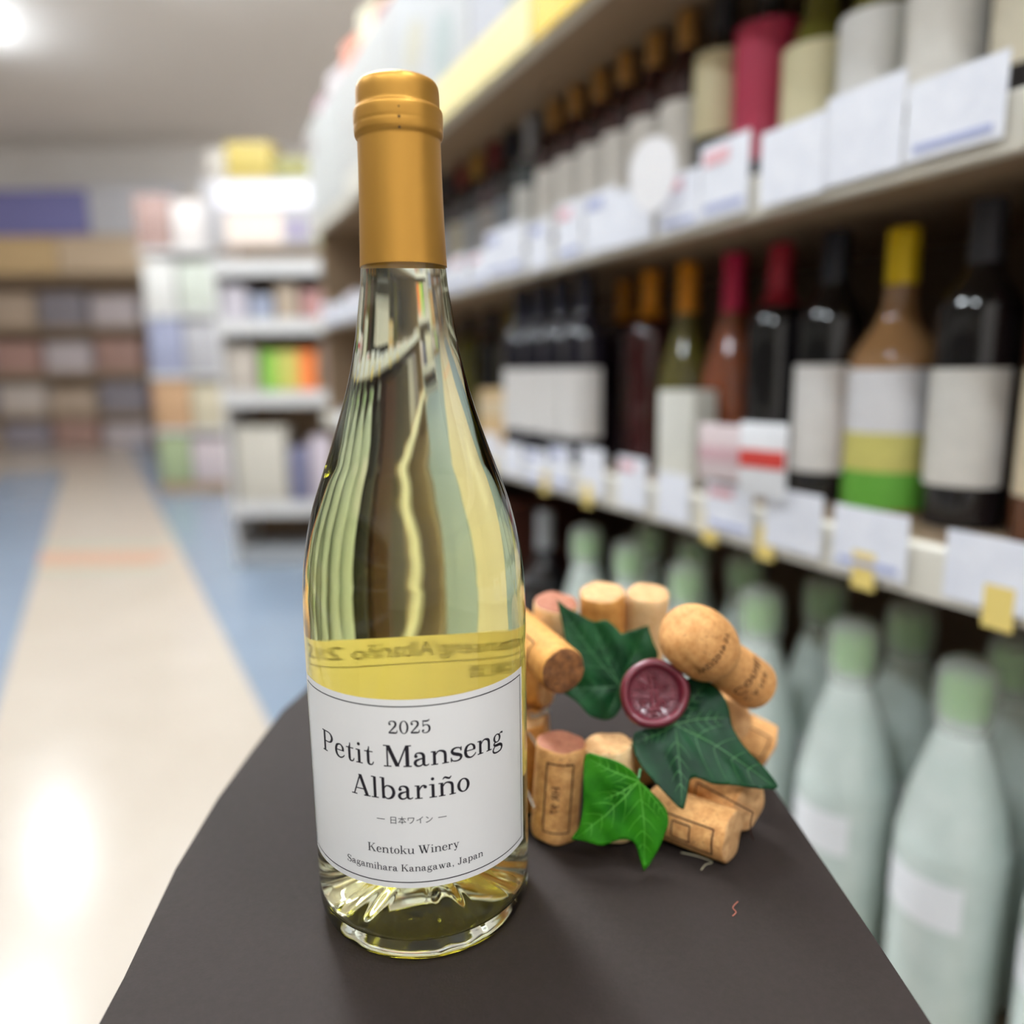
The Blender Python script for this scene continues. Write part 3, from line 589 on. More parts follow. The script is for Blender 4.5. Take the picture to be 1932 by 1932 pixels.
# ---------------------------------------------------------------- the white wine bottle
BX, BY = -0.0363, 0.2785
bot = thing('white_wine_bottle', (BX, BY, TOP + .0002), 0, 'clear white wine bottle with gold capsule and white label on the grey box', 'bottle')
def node_mat(name, build):
    m = bpy.data.materials.new(name); m.use_nodes = True; nt = m.node_tree; nt.nodes.clear()
    o = nt.nodes.new('ShaderNodeOutputMaterial'); build(nt, o); return m
def g_glass(nt, o):
    g = nt.nodes.new('ShaderNodeBsdfGlass'); g.inputs['IOR'].default_value = 1.51; g.inputs['Roughness'].default_value = 0.0
    g.inputs['Color'].default_value = (0.985, 0.995, 0.98, 1); nt.links.new(g.outputs[0], o.inputs['Surface'])
m_glass = node_mat('clear_bottle_glass', g_glass)
def g_wine(nt, o):
    g = nt.nodes.new('ShaderNodeBsdfGlass'); g.inputs['IOR'].default_value = 1.345 / 1.51; g.inputs['Roughness'].default_value = 0.0
    g.inputs['Color'].default_value = (1, 1, 1, 1); nt.links.new(g.outputs[0], o.inputs['Surface'])
    a = nt.nodes.new('ShaderNodeVolumeAbsorption'); a.inputs['Color'].default_value = (0.93, 0.87, 0.08, 1); a.inputs['Density'].default_value = 14.0
    nt.links.new(a.outputs[0], o.inputs['Volume'])
m_wine = node_mat('pale_yellow_wine', g_wine)
# outer glass profile: deep punt, heel, straight body, sloping shoulder, neck
punt = [(0, .0200), (.006, .0195), (.013, .0170), (.020, .0122), (.027, .0062), (.0315, .0022), (.0335, .0006)]
heel = [(.0350, .0), (.0365, .0003), (.0382, .0014), (.0397, .0035), (.0406, .0065), (.0410, .0105)]
body = [(.0410, .020), (.0410, .060), (.0410, .100), (.0410, .114), (.0409, .1196), (.0405, .1296), (.0395, .1394), (.0377, .1491), (.0352, .1587), (.0319, .1682), (.0285, .1776), (.0253, .1870), (.02235, .1963), (.0199, .2055), (.0183, .2128), (.0171, .2200), (.0161, .2272), (.0151, .2343), (.0146, .2400), (.0142, .2470), (.0139, .2560), (.0136, .2720), (.0135, .2800)]
top = [(.0141, .2815), (.0143, .2840), (.0143, .2875), (.0136, .2890), (.0132, .2930), (.0128, .2960), (.0100, .2966), (0, .2966)]
prof = [(r, max(z, .0001)) for r, z in spline(punt + heel, 4)] + spline(body, 5) + top
mb = MB(); mb.lathe(prof, 192)
def punt_relief(v):
    r = math.hypot(v[0], v[1]); a = math.atan2(v[1], v[0])
    if .012 < r < .033 and v[2] < .024:
        wn = math.sin(PI * (r - .012) / .021)
        return (v[0], v[1], max(v[2] + wn * (.00035 * math.sin(17 * a) * (1 if math.sin(5 * a + 1) > -.2 else 0) + .0003 * math.sin(3 * a + r * 300)), .0001))
    return v
mb.v = [punt_relief(v) for v in mb.v]; mb.obj('glass_body', m_glass, bot, angle=60)
wp = [(0, .0255), (.006, .0250), (.013, .0225), (.020, .0178), (.026, .0128), (.0310, .0090), (.0345, .0082), (.0368, .0095), (.0379, .0125), (.0383, .017)]
wb = [(.0384, .030), (.0384, .060), (.0384, .100), (.0383, .118), (.0379, .1290), (.0369, .1390), (.0351, .1488), (.0325, .1585), (.0292, .1682), (.0258, .1776), (.0226, .1870), (.0197, .1963), (.0172, .2055), (.0156, .2128), (.0144, .2200), (.0134, .2272), (.0124, .2343), (.0119, .2400), (.0116, .2440)]
wprof = spline(wp + wb, 5) + [(.0108, .2438), (0, .2436)]
mb = MB(); mb.lathe(wprof, 192); mb.obj('wine', m_wine, bot, angle=60)
def bot_obj(name, n_ribs=0): pass
# gold capsule
def g_gold(nt, o):
    b = nt.nodes.new('ShaderNodeBsdfPrincipled'); b.inputs['Base Color'].default_value = rgb(192, 142, 62); b.inputs['Metallic'].default_value = 0.75
    b.inputs['Roughness'].default_value = 0.42; b.inputs['Specular IOR Level'].default_value = 0.5
    tc = nt.nodes.new('ShaderNodeTexCoord'); n = nt.nodes.new('ShaderNodeTexNoise'); n.inputs['Scale'].default_value = 2500
    nt.links.new(tc.outputs['Object'], n.inputs['Vector'])
    bp = nt.nodes.new('ShaderNodeBump'); bp.inputs['Strength'].default_value = 0.06; bp.inputs['Distance'].default_value = 0.0002
    nt.links.new(n.outputs['Fac'], bp.inputs['Height']); nt.links.new(bp.outputs['Normal'], b.inputs['Normal'])
    nt.links.new(b.outputs[0], o.inputs['Surface'])
m_gold = node_mat('satin_gold_foil', g_gold)
cap_o = spline([(.01492, .2405), (.01486, .2420), (.01466, .2466), (.01428, .2587), (.01402, .2700), (.01392, .2780), (.01390, .2800)], 3) + \
        [(.01386, .2808), (.01394, .2811)] + spline([(.01440, .2816), (.01474, .2824), (.01482, .2834), (.01484, .2846)], 2) + [(.01478, .28495), (.01478, .2853)] + \
        spline([(.01486, .2858), (.01488, .2872), (.01485, .2890), (.01472, .2898), (.01440, .2903)], 2) + [(.01396, .2906), (.01386, .2909)] + \
        spline([(.01384, .2916), (.01384, .2938), (.01378, .2958), (.01352, .2974), (.01290, .2986), (.0120, .2992)], 3) + [(.0112, .2990), (.0108, .2987), (0, .2987)]
cap_i = [(max(r - .0003, 0), z) for r, z in reversed(cap_o[:20])]
mb = MB(); mb.lathe(cap_i + cap_o, 128); capsule = mb.obj('capsule', m_gold, bot, angle=38)
m_hole = mat('dark_pinhole', (60, 40, 16), 0.8)
for dz, r in ((.2876, .0003), (.2846, .00045), (.2815, .00045)):
    a = math.radians(8.5); rr = .01488 if dz > .283 else .01462
    mb = MB(); c = Vector((rr * math.sin(a), -rr * math.cos(a), dz)); t_ = Vector((math.cos(a), math.sin(a), 0)); n = 10
    mb.add([c] + [c + t_ * r * math.cos(2 * PI * i / n) + Vector((0, 0, r * math.sin(2 * PI * i / n))) for i in range(n)], [(0, 1 + i, 1 + (i + 1) % n) for i in range(n)])
    mb.obj('pinhole', m_hole, capsule, smooth=False)
# front label
def g_paper(nt, o):
    b = nt.nodes.new('ShaderNodeBsdfPrincipled'); b.inputs['Base Color'].default_value = rgb(232, 229, 226); b.inputs['Roughness'].default_value = 0.38
    b.inputs['Specular IOR Level'].default_value = 0.4; nt.links.new(b.outputs[0], o.inputs['Surface'])
m_label = node_mat('coated_label_paper', g_paper)
PC = math.radians(1.7); HW = math.radians(69.6); RB = .0410
mb = MB(); cyl_patch(mb, RB + .00012, PC - HW, PC + HW, .0314, .0999, 96, 1); lab = mb.obj('front_label', m_label, bot)
m_ink = mat('black_ink', (34, 30, 36), 0.5, spec=0.3)
HB = math.radians(66.9); lw = .00019; RL = RB + .00017
mb = MB()
cyl_patch(mb, RL, PC - HB, PC + HB, .0336 - lw, .0336 + lw, 96); cyl_patch(mb, RL, PC - HB, PC + HB, .0975 - lw, .0975 + lw, 96)
da = lw / RB
cyl_patch(mb, RL, PC - HB - da, PC - HB + da, .0336, .0975, 1); cyl_patch(mb, RL, PC + HB - da, PC + HB + da, .0336, .0975, 1)
mb.obj('border_line', m_ink, lab, smooth=False)
for txt, em, ph, z in [('2025', .0066, 2.4, .0881), ('Petit Manseng', .01057, 1.7, .0763), ('Albari\u00f1o', .01045, 1.25, .0646), ('Kentoku Winery', .0042, 1.75, .0444), ('Sagamihara Kanagawa, Japan', .00354, 1.7, .0378)]:
    on_cyl(serif_text(txt, em), RL, math.radians(ph), z).obj('lettering', m_ink, lab, smooth=False)
on_cyl(sans_text('\u65e5\u672c\u30ef\u30a4\u30f3', .0030), RL, math.radians(1.45), .0557).obj('lettering', m_ink, lab, smooth=False)
mb = MB(); dw = math.radians(2.0)
for c in (-13.0, 16.2):
    cyl_patch(mb, RL, math.radians(c) - dw, math.radians(c) + dw, .05685, .05710, 6)
mb.obj('dash', m_ink, lab, smooth=False)
# back label: thin translucent paper, the wine's yellow glow painted into its colour
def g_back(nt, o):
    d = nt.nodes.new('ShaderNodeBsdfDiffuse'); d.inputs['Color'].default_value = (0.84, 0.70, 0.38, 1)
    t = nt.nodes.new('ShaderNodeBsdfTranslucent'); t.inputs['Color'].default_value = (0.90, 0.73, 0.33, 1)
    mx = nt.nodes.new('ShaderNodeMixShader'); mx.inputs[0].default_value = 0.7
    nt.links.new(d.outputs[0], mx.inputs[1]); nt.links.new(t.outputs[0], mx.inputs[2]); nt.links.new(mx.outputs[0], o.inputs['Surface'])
m_backp = node_mat('back_label_paper_glow_tint', g_back)
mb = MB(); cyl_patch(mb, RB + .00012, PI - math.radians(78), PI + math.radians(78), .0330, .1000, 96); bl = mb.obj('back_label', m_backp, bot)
m_ink2 = mat('grey_ink', (70, 66, 60), 0.6)
narrow = lambda vf, k: ([(x * k, y) for x, y in vf[0]], vf[1])
on_cyl(narrow(sans_text('Petit Manseng/Albari\u00f1o 2025', .0078), .66), RB + .00016, PI + .03, .0925).obj('lettering', m_ink2, bl, smooth=False)
on_cyl(narrow(sans_text('\u679c\u5b9f\u9152', .0060), .66), RB + .00016, PI - .28, .0825).obj('lettering', m_ink2, bl, smooth=False)
mb = MB(); cyl_patch(mb, RB + .00016, PI - 1.2, PI + 1.2, .0894, .0898, 48); mb.obj('ruled_line', m_ink2, bl, smooth=False)

# ---------------------------------------------------------------- cork wreath
wr = thing('cork_wreath', (.07, .33, TOP), 0, 'standing wreath of wine corks with ivy leaves and a dark red wax seal', 'wreath')
OFF = Vector((-70, -330, 0))
def W(p): return (Vector(p) + OFF) / 1000.0          # millimetres in the shop frame, height above the box
def cork_mat(name, c1, c2, dark):
    def build(nt, o):
        b = nt.nodes.new('ShaderNodeBsdfPrincipled'); b.inputs['Roughness'].default_value = 0.72; b.inputs['Specular IOR Level'].default_value = 0.3
        tc = nt.nodes.new('ShaderNodeTexCoord')
        def noise(sc, det, p0, p1):
            n = nt.nodes.new('ShaderNodeTexNoise'); n.inputs['Scale'].default_value = sc; n.inputs['Detail'].default_value = det; n.inputs['Roughness'].default_value = .7
            nt.links.new(tc.outputs['Object'], n.inputs['Vector'])
            m = nt.nodes.new('ShaderNodeMapRange'); m.inputs['From Min'].default_value = p0; m.inputs['From Max'].default_value = p1; nt.links.new(n.outputs['Fac'], m.inputs['Value'])
            return m.outputs[0], n.outputs['Fac']
        f1, _ = noise(260, 8, .36, .64); f2, raw = noise(700, 4, .60, .70)
        mx = nt.nodes.new('ShaderNodeMix'); mx.data_type = 'RGBA'; mx.inputs['A'].default_value = rgb(*c1); mx.inputs['B'].default_value = rgb(*c2)
        nt.links.new(f1, mx.inputs['Factor'])
        m2 = nt.nodes.new('ShaderNodeMix'); m2.data_type = 'RGBA'; m2.inputs['B'].default_value = rgb(*dark)
        nt.links.new(mx.outputs['Result'], m2.inputs['A']); nt.links.new(f2, m2.inputs['Factor'])
        nt.links.new(m2.outputs['Result'], b.inputs['Base Color'])
        bp = nt.nodes.new('ShaderNodeBump'); bp.inputs['Strength'].default_value = .35; bp.inputs['Distance'].default_value = .0006; bp.invert = True
        nt.links.new(f2, bp.inputs['Height']); nt.links.new(bp.outputs['Normal'], b.inputs['Normal'])
        nt.links.new(b.outputs[0], o.inputs['Surface'])
    return node_mat(name, build)
CM = {'tan': cork_mat('tan_cork', (230, 176, 114), (192, 134, 78), (112, 66, 34)),
      'pale': cork_mat('pale_cork', (236, 206, 160), (218, 180, 126), (160, 116, 70)),
      'amber': cork_mat('amber_cork', (222, 162, 88), (192, 130, 64), (128, 78, 34)),
      'end': cork_mat('pale_cork_end', (214, 170, 120), (194, 144, 94), (150, 98, 56)),
      'wine': cork_mat('wine_stained_cork_end', (172, 114, 88), (148, 90, 68), (96, 52, 42)),
      'dirt': cork_mat('crumbled_cork_end', (150, 100, 58), (88, 54, 34), (56, 34, 24)),
      'champ': cork_mat('agglomerated_cork', (216, 162, 102), (184, 126, 70), (116, 70, 36))}
m_print = mat('cork_print_ink', (66, 40, 30), 0.8, spec=0.2)
def make_cork(a, b, r, side='tan', enda='end', endb='end', spin=0.0, seed=0, label=None):
    a, b = W(a), W(b); ln = (b - a).length; r = r / 1000.0; bv = .0012
    M = axis_matrix(a, b, spin)
    prof = [(0, 0), (r * .5, 0), (r - bv, 0), (r - bv * .3, bv * .3), (r, bv)] + [(r, ln * k / 8) for k in range(1, 8)] + [(r, ln - bv), (r - bv * .3, ln - bv * .3), (r - bv, ln), (r * .5, ln), (0, ln)]
    mif = [1, 1, 1] + [0] * (len(prof) - 7) + [2, 2, 2]
    mb = MB(); mb.lathe(prof, 40, M, mif=mif[:len(prof) - 1])
    rn_ = random.Random(seed); ph = [rn_.uniform(0, 6.28) for _ in range(6)]
    Mi = M.inverted(); nv = []
    for v in mb.v:
        p = Mi @ Vector(v); an = math.atan2(p.y, p.x)
        k = 1 + .012 * math.sin(2 * an + ph[0] + p.z * 60) + .008 * math.sin(3 * an + ph[1] - p.z * 110) + .006 * math.sin(7 * an + ph[2])
        nv.append(tuple(M @ Vector((p.x * k, p.y * k, p.z + .0003 * math.sin(5 * an + ph[3])))))
    mb.v = nv
    o = mb.obj('cork', [CM[side], CM[enda], CM[endb]], wr, angle=50)
    if label: o['label'] = label
    o['_M'] = [x for rw in M for x in rw]
    return o, M, r, ln
def champ_k(an, z): return 1 + .018 * math.sin(2 * an + 1.0) + .012 * math.sin(3 * an + z * 150)
def on_cork(o, M, r, VF, ang, z, along=True, flip=1, lift=.00035, kf=None, rot=1):
    """Print on the side of a cork: text runs along the axis (or round it) at the given angle."""
    V, F = VF; mb = MB(); out = []
    for x, y in V:
        if along: a_, zz_ = ang + flip * y / r, z + flip * x
        else: a_, zz_ = ang + flip * rot * x / r, z - flip * y
        rr = (r + lift) * (kf(a_, zz_) if kf else 1)
        out.append(M @ Vector((rr * math.cos(a_), rr * math.sin(a_), zz_)))
    mb.add(out, F); mb.obj('printed_mark', m_print, o, smooth=False)
def rule(x0, x1, y0, y1, t=.0003):
    """Open rectangle outline as flat strips."""
    V, F = [], []
    for (a, b, c, d) in ((x0, y0, x1, y0), (x0, y1, x1, y1), (x0, y0, x0, y1), (x1, y0, x1, y1)):
        n = 8; dx, dy = (b and 0) or c - a, d - b
        for i in range(n):
            p, q = i / n, (i + 1) / n; o = len(V)
            ux, uy = (0, t) if abs(d - b) < 1e-9 else (t, 0)
            V += [(a + (c - a) * p - ux, b + (d - b) * p - uy), (a + (c - a) * q - ux, b + (d - b) * q - uy), (a + (c - a) * q + ux, b + (d - b) * q + uy), (a + (c - a) * p + ux, b + (d - b) * p + uy)]
            F.append((o, o + 1, o + 2, o + 3))
    return V, F
def cam_angle(M, off=0.0):
    """Angle round a cork's axis that faces the camera."""
    d = M.inverted().to_3x3() @ (Vector((0, 0, CAM_Z)) - Vector((.07, .33, TOP)) - M.translation)
    return math.atan2(d.y, d.x) + off
c1, M1, r1, l1 = make_cork((17.2, 316.2, 1.4), (20.2, 316.2, 45), 10.8, 'tan', 'end', 'wine', seed=1, label='upright cork with a wine-stained top end')
a1_ = cam_angle(M1)
on_cork(c1, M1, r1, sans_text('HR 97', .0050), a1_ + .10, .0215, True, -1)
on_cork(c1, M1, r1, rule(.006, .038, -.0058, .0058), a1_ + .05, .0, True, 1)
make_cork((43.5, 316.0, 1.4), (40.7, 317.2, 43.5), 10.9, 'pale', 'end', 'end', seed=2, label='upright pale cork with a clean cut top')
c3, M3, r3, l3 = make_cork((-2, 376, 79.5), (21.6, 319, 76.0), 10.6, 'amber', 'end', 'dirt', seed=3, label='cork lying towards the camera with a crumbled dark end')
on_cork(c3, M3, r3, rule(.018, .046, -.006, .006), cam_angle(M3) + .5, 0)
make_cork((-14, 372, 50), (16.0, 356, 53.5), 10.5, 'amber', 'end', 'end', seed=4)
make_cork((-14, 362, 28), (13.5, 350, 34.0), 10.5, 'amber', 'end', 'end', seed=5)
make_cork((2.0, 341, 1.2), (3.5, 341, 44), 10.8, 'amber', 'end', 'end', seed=6)
c6, M6, r6, l6 = make_cork((19.0, 384, 48), (21.5, 375, 90.5), 11.2, 'pale', 'end', 'wine', seed=7, label='standing pale cork with a reddish top at the back of the wreath')
on_cork(c6, M6, r6, sans_text('VIN', .0060), cam_angle(M6), .031, False)
make_cork((46.5, 384, 52), (44.7, 375, 95.5), 11.6, 'amber', 'end', 'end', seed=8)
c8, M8, r8, l8 = make_cork((66.6, 384, 52), (67.9, 375, 94.8), 10.8, 'pale', 'end', 'end', seed=9, label='pale speckled cork at the top of the wreath')
# champagne cork
def champagne():
    a, b = W((81.3, 325.0, 86.6)), W((112.9, 343.0, 58.1)); d = (b - a).normalized(); a = a - d * .0165; ln = (b - a).length
    M = axis_matrix(a, b, 0)
    pr = [(0, .0), (.006, .0004), (.0105, .0022), (.0138, .0062), (.0153, .0115), (.0157, .0170), (.0155, .0225), (.0146, .0268), (.0128, .0298), (.0112, .0312), (.0108, .0335), (.0110, .0370), (.0116, .0430), (.0119, ln - .0022), (.0112, ln - .0006), (.0098, ln), (0, ln)]
    mb = MB(); mb.lathe(spline(pr[:-1], 3) + [pr[-1]], 56, M)
    Mi = M.inverted(); nv = []
    for v in mb.v:
        p = Mi @ Vector(v); an = math.atan2(p.y, p.x); k = 1 + .018 * math.sin(2 * an + 1.0) + .012 * math.sin(3 * an + p.z * 150)
        dn = abs(math.atan2(math.sin(an - FOLD), math.cos(an - FOLD)))
        if p.z < .028: k *= 1 - .075 * math.exp(-(dn / .16) ** 2) * max(0, 1 - abs(p.z - .012) / .014)
        nv.append(tuple(M @ Vector((p.x * k, p.y * k, p.z))))
    mb.v = nv
    o = mb.obj('champagne_cork', CM['champ'], wr, angle=70); o['label'] = 'mushroom-shaped champagne cork printed with dark letters'
    return o, M
FOLD = 0.0
_Mt = axis_matrix(W((81.3, 325.0, 86.6)), W((112.9, 343.0, 58.1)))
FOLD = cam_angle(_Mt) + 0.75
ch, MC = champagne(); ac = cam_angle(MC)
on_cork(ch, MC, .0159, sans_text('WD2019 ST.', .0044), ac - .05, .0125, False, -1, .0003, champ_k)
on_cork(ch, MC, .0116, sans_text('Conill', .0085), ac - .1, .0420, False, -1, .0003, champ_k)
on_cork(ch, MC, .0118, sans_text('C A N E', .0048), ac + .0, .0500, False, -1, .0003, champ_k)
c10, M10, r10, l10 = make_cork((96.0, 376.0, 29.5), (129.7, 369.0, 13.2), 11.6, 'tan', 'end', 'wine', seed=10, label='cork lying at the far side with a wine-red end')
on_cork(c10, M10, r10, rule(.012, .034, -.006, .006), cam_angle(M10) + .1, 0); on_cork(c10, M10, r10, sans_text('NZU', .0048), cam_angle(M10) + .65, .024, True, 1)
c11, M11, r11, l11 = make_cork((78.0, 341.5, 17.0), (101.8, 308.5, 17.0), 11.3, 'tan', 'end', 'end', seed=11)
on_cork(c11, M11, r11, rule(.02, .05, -.002, .012), cam_angle(M11) + .3, 0)
c12, M12, r12, l12 = make_cork((61.5, 316.5, 12.0), (90.8, 294.2, 12.0), 11.0, 'tan', 'end', 'end', seed=12)
on_cork(c12, M12, r12, rule(.004, .032, -.005, .006), cam_angle(M12) + .45, 0); on_cork(c12, M12, r12, rule(.014, .022, -.003, .004), cam_angle(M12) + .45, 0)
make_cork((60, 356, 12), (88, 384, 12.2), 11.0, 'tan', 'end', 'end', seed=13)
make_cork((104, 352, 36), (112, 388, 30), 10.8, 'tan', 'end', 'end', seed=14)

# ivy leaves
def leaf_mat(name, c1, c2, rough):
    def build(nt, o):
        b = nt.nodes.new('ShaderNodeBsdfPrincipled'); b.inputs['Roughness'].default_value = rough; b.inputs['Specular IOR Level'].default_value = 0.13
        tc = nt.nodes.new('ShaderNodeTexCoord'); n = nt.nodes.new('ShaderNodeTexNoise'); n.inputs['Scale'].default_value = 70; n.inputs['Detail'].default_value = 5
        nt.links.new(tc.outputs['Object'], n.inputs['Vector'])
        r = nt.nodes.new('ShaderNodeValToRGB'); r.color_ramp.elements[0].position = .35; r.color_ramp.elements[1].position = .68
        r.color_ramp.elements[0].color = rgb(*c1); r.color_ramp.elements[1].color = rgb(*c2)
        nt.links.new(n.outputs['Fac'], r.inputs['Fac']); nt.links.new(r.outputs['Color'], b.inputs['Base Color'])
        n2 = nt.nodes.new('ShaderNodeTexNoise'); n2.inputs['Scale'].default_value = 900; nt.links.new(tc.outputs['Object'], n2.inputs['Vector'])
        bp = nt.nodes.new('ShaderNodeBump'); bp.inputs['Strength'].default_value = .25; bp.inputs['Distance'].default_value = .0003
        nt.links.new(n2.outputs['Fac'], bp.inputs['Height']); nt.links.new(bp.outputs['Normal'], b.inputs['Normal'])
        nt.links.new(b.outputs[0], o.inputs['Surface'])
    return node_mat(name, build)
m_leaf = leaf_mat('dark_ivy_green', (7, 38, 19), (15, 60, 29), .40)
m_leaf1 = leaf_mat('deep_ivy_green', (9, 46, 22), (18, 68, 30), .42)
m_leaf2 = leaf_mat('bright_ivy_green', (22, 84, 8), (48, 118, 18), .42)
m_vein = mat('pale_green_vein', (60, 112, 58), .5); m_vein1 = mat('dim_green_vein', (38, 92, 44), .5); m_vein2 = mat('bright_green_vein', (84, 152, 48), .5)
def make_leaf(outline, Y0, k, c, veins, m, mv, tips, label, amp=1.5):
    def smooth_outline():
        n = len(outline); out = []
        for i in range(n):
            p0, p1, p2, p3 = outline[i - 1], outline[i], outline[(i + 1) % n], outline[(i + 2) % n]
            if i in tips: p0 = p1
            if (i + 1) % n in tips: p3 = p2
            for t in (0, .34, .67):
                out.append(tuple(.5 * (2 * b + (c_ - a) * t + (2 * a - 5 * b + 4 * c_ - d) * t * t + (3 * b - a - 3 * c_ + d) * t ** 3) for a, b, c_, d in zip(p0, p1, p2, p3)))
        return out
    ol = smooth_outline()
    segs = [(c, v) for v in veins]
    def dseg(p, a, b):
        ax, ay = a; bx, by = b; dx, dy = bx - ax, by - ay
        t = max(0, min(1, ((p[0] - ax) * dx + (p[1] - ay) * dy) / (dx * dx + dy * dy)))
        return math.hypot(p[0] - ax - t * dx, p[1] - ay - t * dy)
    def disp(p):
        d = min(dseg(p, a, b) for a, b in segs); rc = math.hypot(p[0] - c[0], p[1] - c[1])
        return amp * (1 - math.exp(-(d / 4.5))) - .00055 * rc * rc * 1.2 + .35 * math.sin(p[0] * .5 + p[1] * .35)
    def inside(p):
        r = False; j = len(ol) - 1
        for i in range(len(ol)):
            a, b = ol[i], ol[j]
            if (a[1] > p[1]) != (b[1] > p[1]) and p[0] < (b[0] - a[0]) * (p[1] - a[1]) / (b[1] - a[1]) + a[0]: r = not r
            j = i
        return r
    pts = list(ol); xs = [p[0] for p in ol]; ys = [p[1] for p in ol]; st = 1.15
    y = min(ys)
    while y < max(ys):
        x = min(xs)
        while x < max(xs):
            q = (x + random.uniform(-.12, .12), y + random.uniform(-.12, .12))
            if inside(q) and min(math.hypot(q[0] - a[0], q[1] - a[1]) for a in ol) > .7: pts.append(q)
            x += st
        y += st
    ne = len(ol); res = delaunay_2d_cdt([Vector(p) for p in pts], [(i, (i + 1) % ne) for i in range(ne)], [], 1, 1e-5)
    nrm = Vector((0, -1, k)).normalized()
    def P3(p, lift=0.0): 
        return W(Vector((p[0], Y0 * 1000 + k * p[1], p[1])) + nrm * (disp(p) + lift))
    vs3 = [P3((v.x, v.y)) for v in res[0]]; fs = []
    for f in res[2]:
        a, b, c_ = [vs3[i] for i in f[:3]]
        fs.append(tuple(f) if (b - a).cross(c_ - a).dot(nrm) > 0 else tuple(reversed(f)))
    mb = MB(); mb.add(vs3, fs); o = mb.obj('ivy_leaf', m, wr, angle=180)
    md = o.modifiers.new('thickness', 'SOLIDIFY'); md.thickness = .0005; md.offset = -1
    o['label'] = label
    vb = MB()
    def vein(a, b, w0, w1, bend=0.0, n=14):
        line = []; dx, dy = b[0] - a[0], b[1] - a[1]
        for i in range(n + 1):
            t = i / n; q = (a[0] + dx * t - dy * bend * math.sin(PI * t), a[1] + dy * t + dx * bend * math.sin(PI * t))
            if not inside(q): break
            line.append(q)
        if len(line) < 3: return
        V, F = [], []; m_ = len(line)
        for i, q in enumerate(line):
            t = i / (m_ - 1); ww = w0 + (w1 - w0) * t; l_ = math.hypot(dx, dy); nx, ny = -dy / l_ * ww, dx / l_ * ww
            V += [P3((q[0] + nx, q[1] + ny), .10), P3((q[0] - nx, q[1] - ny), .10)]
        F = [(2 * i, 2 * i + 1, 2 * i + 3, 2 * i + 2) for i in range(m_ - 1)]
        vb.add(V, F)
    for v in veins:
        vein(c, v, .24, .05, .03)
        dx, dy = v[0] - c[0], v[1] - c[1]; ll = math.hypot(dx, dy)
        for t in (.22, .40, .58, .74):
            for sg in (1, -1):
                a = (c[0] + dx * t, c[1] + dy * t); an = math.atan2(dy, dx) + sg * .75; le = ll * .34 * (1.15 - t)
                vein(a, (a[0] + le * math.cos(an), a[1] + le * math.sin(an)), .13, .03, .06 * sg, 8)
    vb.obj('leaf_vein', mv, o, smooth=True, angle=180)
    return o, P3
L1 = [(20.7, 98.2), (25.4, 94.4), (29.8, 92.3), (37.8, 88.1), (44.5, 88.4), (50.8, 82.5), (54.6, 83.8), (63.5, 86.1), (65.4, 79.0), (67.2, 72.3), (58.9, 66.4), (51.3, 59.9), (50.0, 54.6), (48.7, 50.7), (45.7, 47.5), (42.1, 46.3), (37.8, 47.0), (33.5, 49.0), (28.6, 54.2), (19.4, 59.6), (26.0, 64.1), (29.1, 69.4), (25.6, 75.4), (24.3, 80.2), (22.7, 89.0)]
make_leaf(L1, .315, .4, (49.2, 60.6), [(21.4, 96.5), (62.7, 85.1), (42.1, 47.6), (21.6, 60.2), (37.8, 87.4)], m_leaf1, m_vein1, {0, 5, 7, 19}, 'dark ivy leaf pointing up behind the wax seal')
L2 = [(66.6, 53.2), (71.4, 61.6), (77.8, 66.4), (87.6, 65.7), (93.1, 61.3), (95.4, 55.5), (95.5, 49.8), (99.0, 43.7), (106.2, 37.3), (109.9, 33.4), (111.0, 31.5), (108.5, 30.6), (98.1, 31.1), (89.7, 31.9), (83.1, 32.2), (76.2, 34.2), (73.8, 33.3), (72.1, 29.5), (70.0, 25.1), (67.8, 25.6), (60.0, 32.0), (54.7, 36.8), (51.4, 42.2), (51.7, 47.7), (54.3, 49.2), (60.6, 50.2)]
make_leaf(L2, .272, .9, (70.1, 51.2), [(109.3, 31.3), (69.2, 25.8), (86.7, 64.6), (53.2, 45.7), (94.5, 53.0)], m_leaf, m_vein, {10, 16, 18}, 'dark ivy leaf with a long tip over the lying corks')
L3 = [(29.3, 47.8), (35.1, 47.4), (42.8, 44.8), (48.6, 41.0), (51.7, 37.0), (57.4, 31.7), (61.2, 27.4), (62.7, 23.7), (62.3, 18.8), (58.8, 11.5), (54.8, 4.5), (52.3, 2.1), (51.0, 6.7), (49.5, 11.6), (47.3, 14.1), (42.2, 14.7), (35.7, 12.3), (29.3, 13.7), (22.8, 14.4), (26.2, 19.8), (27.6, 26.5), (28.1, 37.6)]
make_leaf(L3, .286, .25, (51.1, 37.3), [(52.5, 3.7), (62.0, 23.1), (24.1, 14.7), (29.9, 46.8), (36, 30)], m_leaf2, m_vein2, {11, 18}, 'bright green ivy leaf at the foot of the wreath', amp=1.2)
mb = MB(); mb.tube([W((51.1, 296.5, 37.5)), W((51.8, 298.5, 38.4)), W((52.6, 301, 39.3))], [.0006, .0006, .0007], 8); mb.obj('leaf_stem', m_vein1, wr)
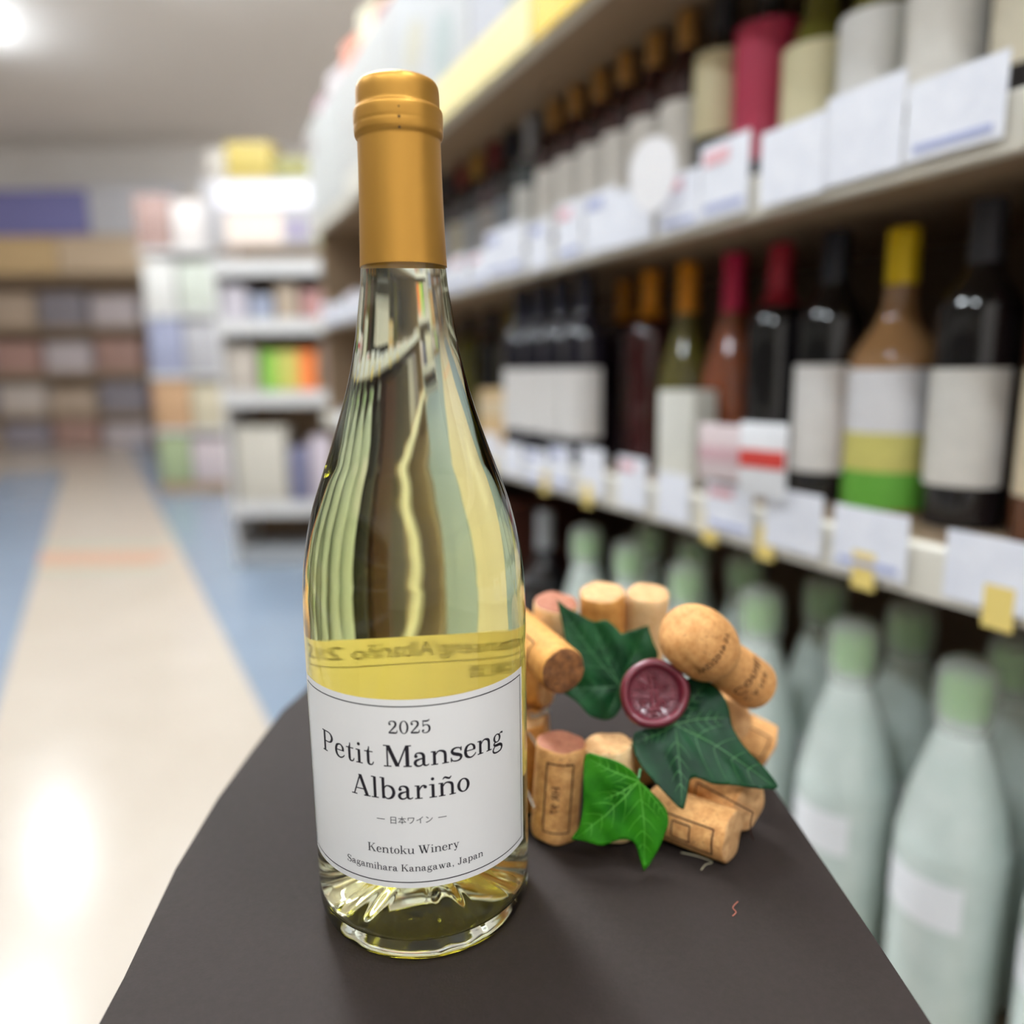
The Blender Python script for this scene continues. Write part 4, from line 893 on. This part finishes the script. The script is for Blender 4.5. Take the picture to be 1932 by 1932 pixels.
# wax seal
def seal():
    c = W((61.1, 318.5, 65.6)); nrm = Vector((-.06, -.885, .46)).normalized(); q = nrm.to_track_quat('Z', 'Y').to_matrix().to_4x4(); M = Matrix.Translation(c) @ q
    pr = [(0, -.0035), (.0125, -.0035), (.0145, -.0020), (.0150, .0000), (.0146, .0018), (.0134, .0028), (.0121, .0026), (.0113, .0016), (.0110, .0003), (.0107, -.0002)]
    pr = spline(pr[1:], 4); pr = [(0, -.0035)] + pr + [(.0105, -.0003), (0, -.0003)]
    mb = MB(); mb.lathe(pr, 72, M); Mi = M.inverted(); nv = []
    for v in mb.v:
        p = Mi @ Vector(v); an = math.atan2(p.y, p.x); rr = math.hypot(p.x, p.y)
        if rr > .0112:
            k = 1 + .022 * math.sin(2 * an + .4) + .018 * math.sin(3 * an + 1.9) + .012 * math.sin(5 * an + .2); p = Vector((p.x * k, p.y * k, p.z + .0003 * math.sin(3 * an)))
        nv.append(tuple(M @ p))
    mb.v = nv
    mw = mat('dark_red_wax', (98, 26, 40), .33, spec=.55, coat=.15, bump=(260, .25, .0006))
    o = mb.obj('wax_seal', mw, wr, angle=70); o['label'] = 'round dark red wax seal with a raised rim and stamped relief'
    rb = MB(); rg = random.Random(11)
    def bead(x, y, r): 
        Mb = M @ Matrix.Translation((x, y, -.0003)); r *= 1.7; rb.lathe([(r, 0), (r * .85, r * .6), (r * .45, r * 1.0), (0, r * 1.1)], 8, Mb)
    def ridge(pts, r): rb.tube([M @ Vector((x, y, .0001)) for x, y in pts], r * 1.6, 6)
    for i in range(30):
        a = 2 * PI * i / 30; bead(.0097 * math.cos(a), .0097 * math.sin(a), .0004)
    for i in range(12):
        a = 2 * PI * i / 12 + .2; ridge([(.0065 * math.cos(a), .0065 * math.sin(a)), (.0085 * math.cos(a + .12), .0085 * math.sin(a + .12))], .0004)
    for cx, cy_ in ((-.0044, .0024), (.0046, .0030), (.0040, -.0038), (-.0042, -.0036), (.0, -.0070), (.0002, .0068)):
        ridge([(cx + .0019 * math.cos(t * .5), cy_ + .0019 * math.sin(t * .5)) for t in range(11)], .00042); bead(cx, cy_, .0007)
    ridge([(-.0012, -.006), (-.0010, 0), (-.0013, .006)], .0005); ridge([(.0012, -.006), (.0010, 0), (.0013, .006)], .0005)
    ridge([(-.003, .0005), (0, .0012), (.003, .0003)], .00045); ridge([(-.003, -.007), (0, -.0062), (.003, -.0072)], .00045)
    rb.obj('stamped_relief', mw, o, angle=80)
seal()
m_glue = mat('shiny_hot_glue', (226, 220, 206), .12, spec=.7, trans=.6)
for pts, r in [([(6, 329, 43), (9, 327, 39), (12, 322.5, 33)], .0007), ([(-4, 330, 27), (4, 320, 21), (8, 310, 17)], .0005), ([(34, 293.5, 26), (37, 292.5, 20), (40, 292, 16)], .0004), ([(16, 352, 43), (11, 343, 44), (7, 342, 45)], .0012)]:
    mb = MB(); mb.tube(spline([tuple(W(p)) for p in pts], 5), r, 6); mb.obj('glue_strand', m_glue, wr)
for o in COL.objects:
    if '_M' in o: del o['_M']
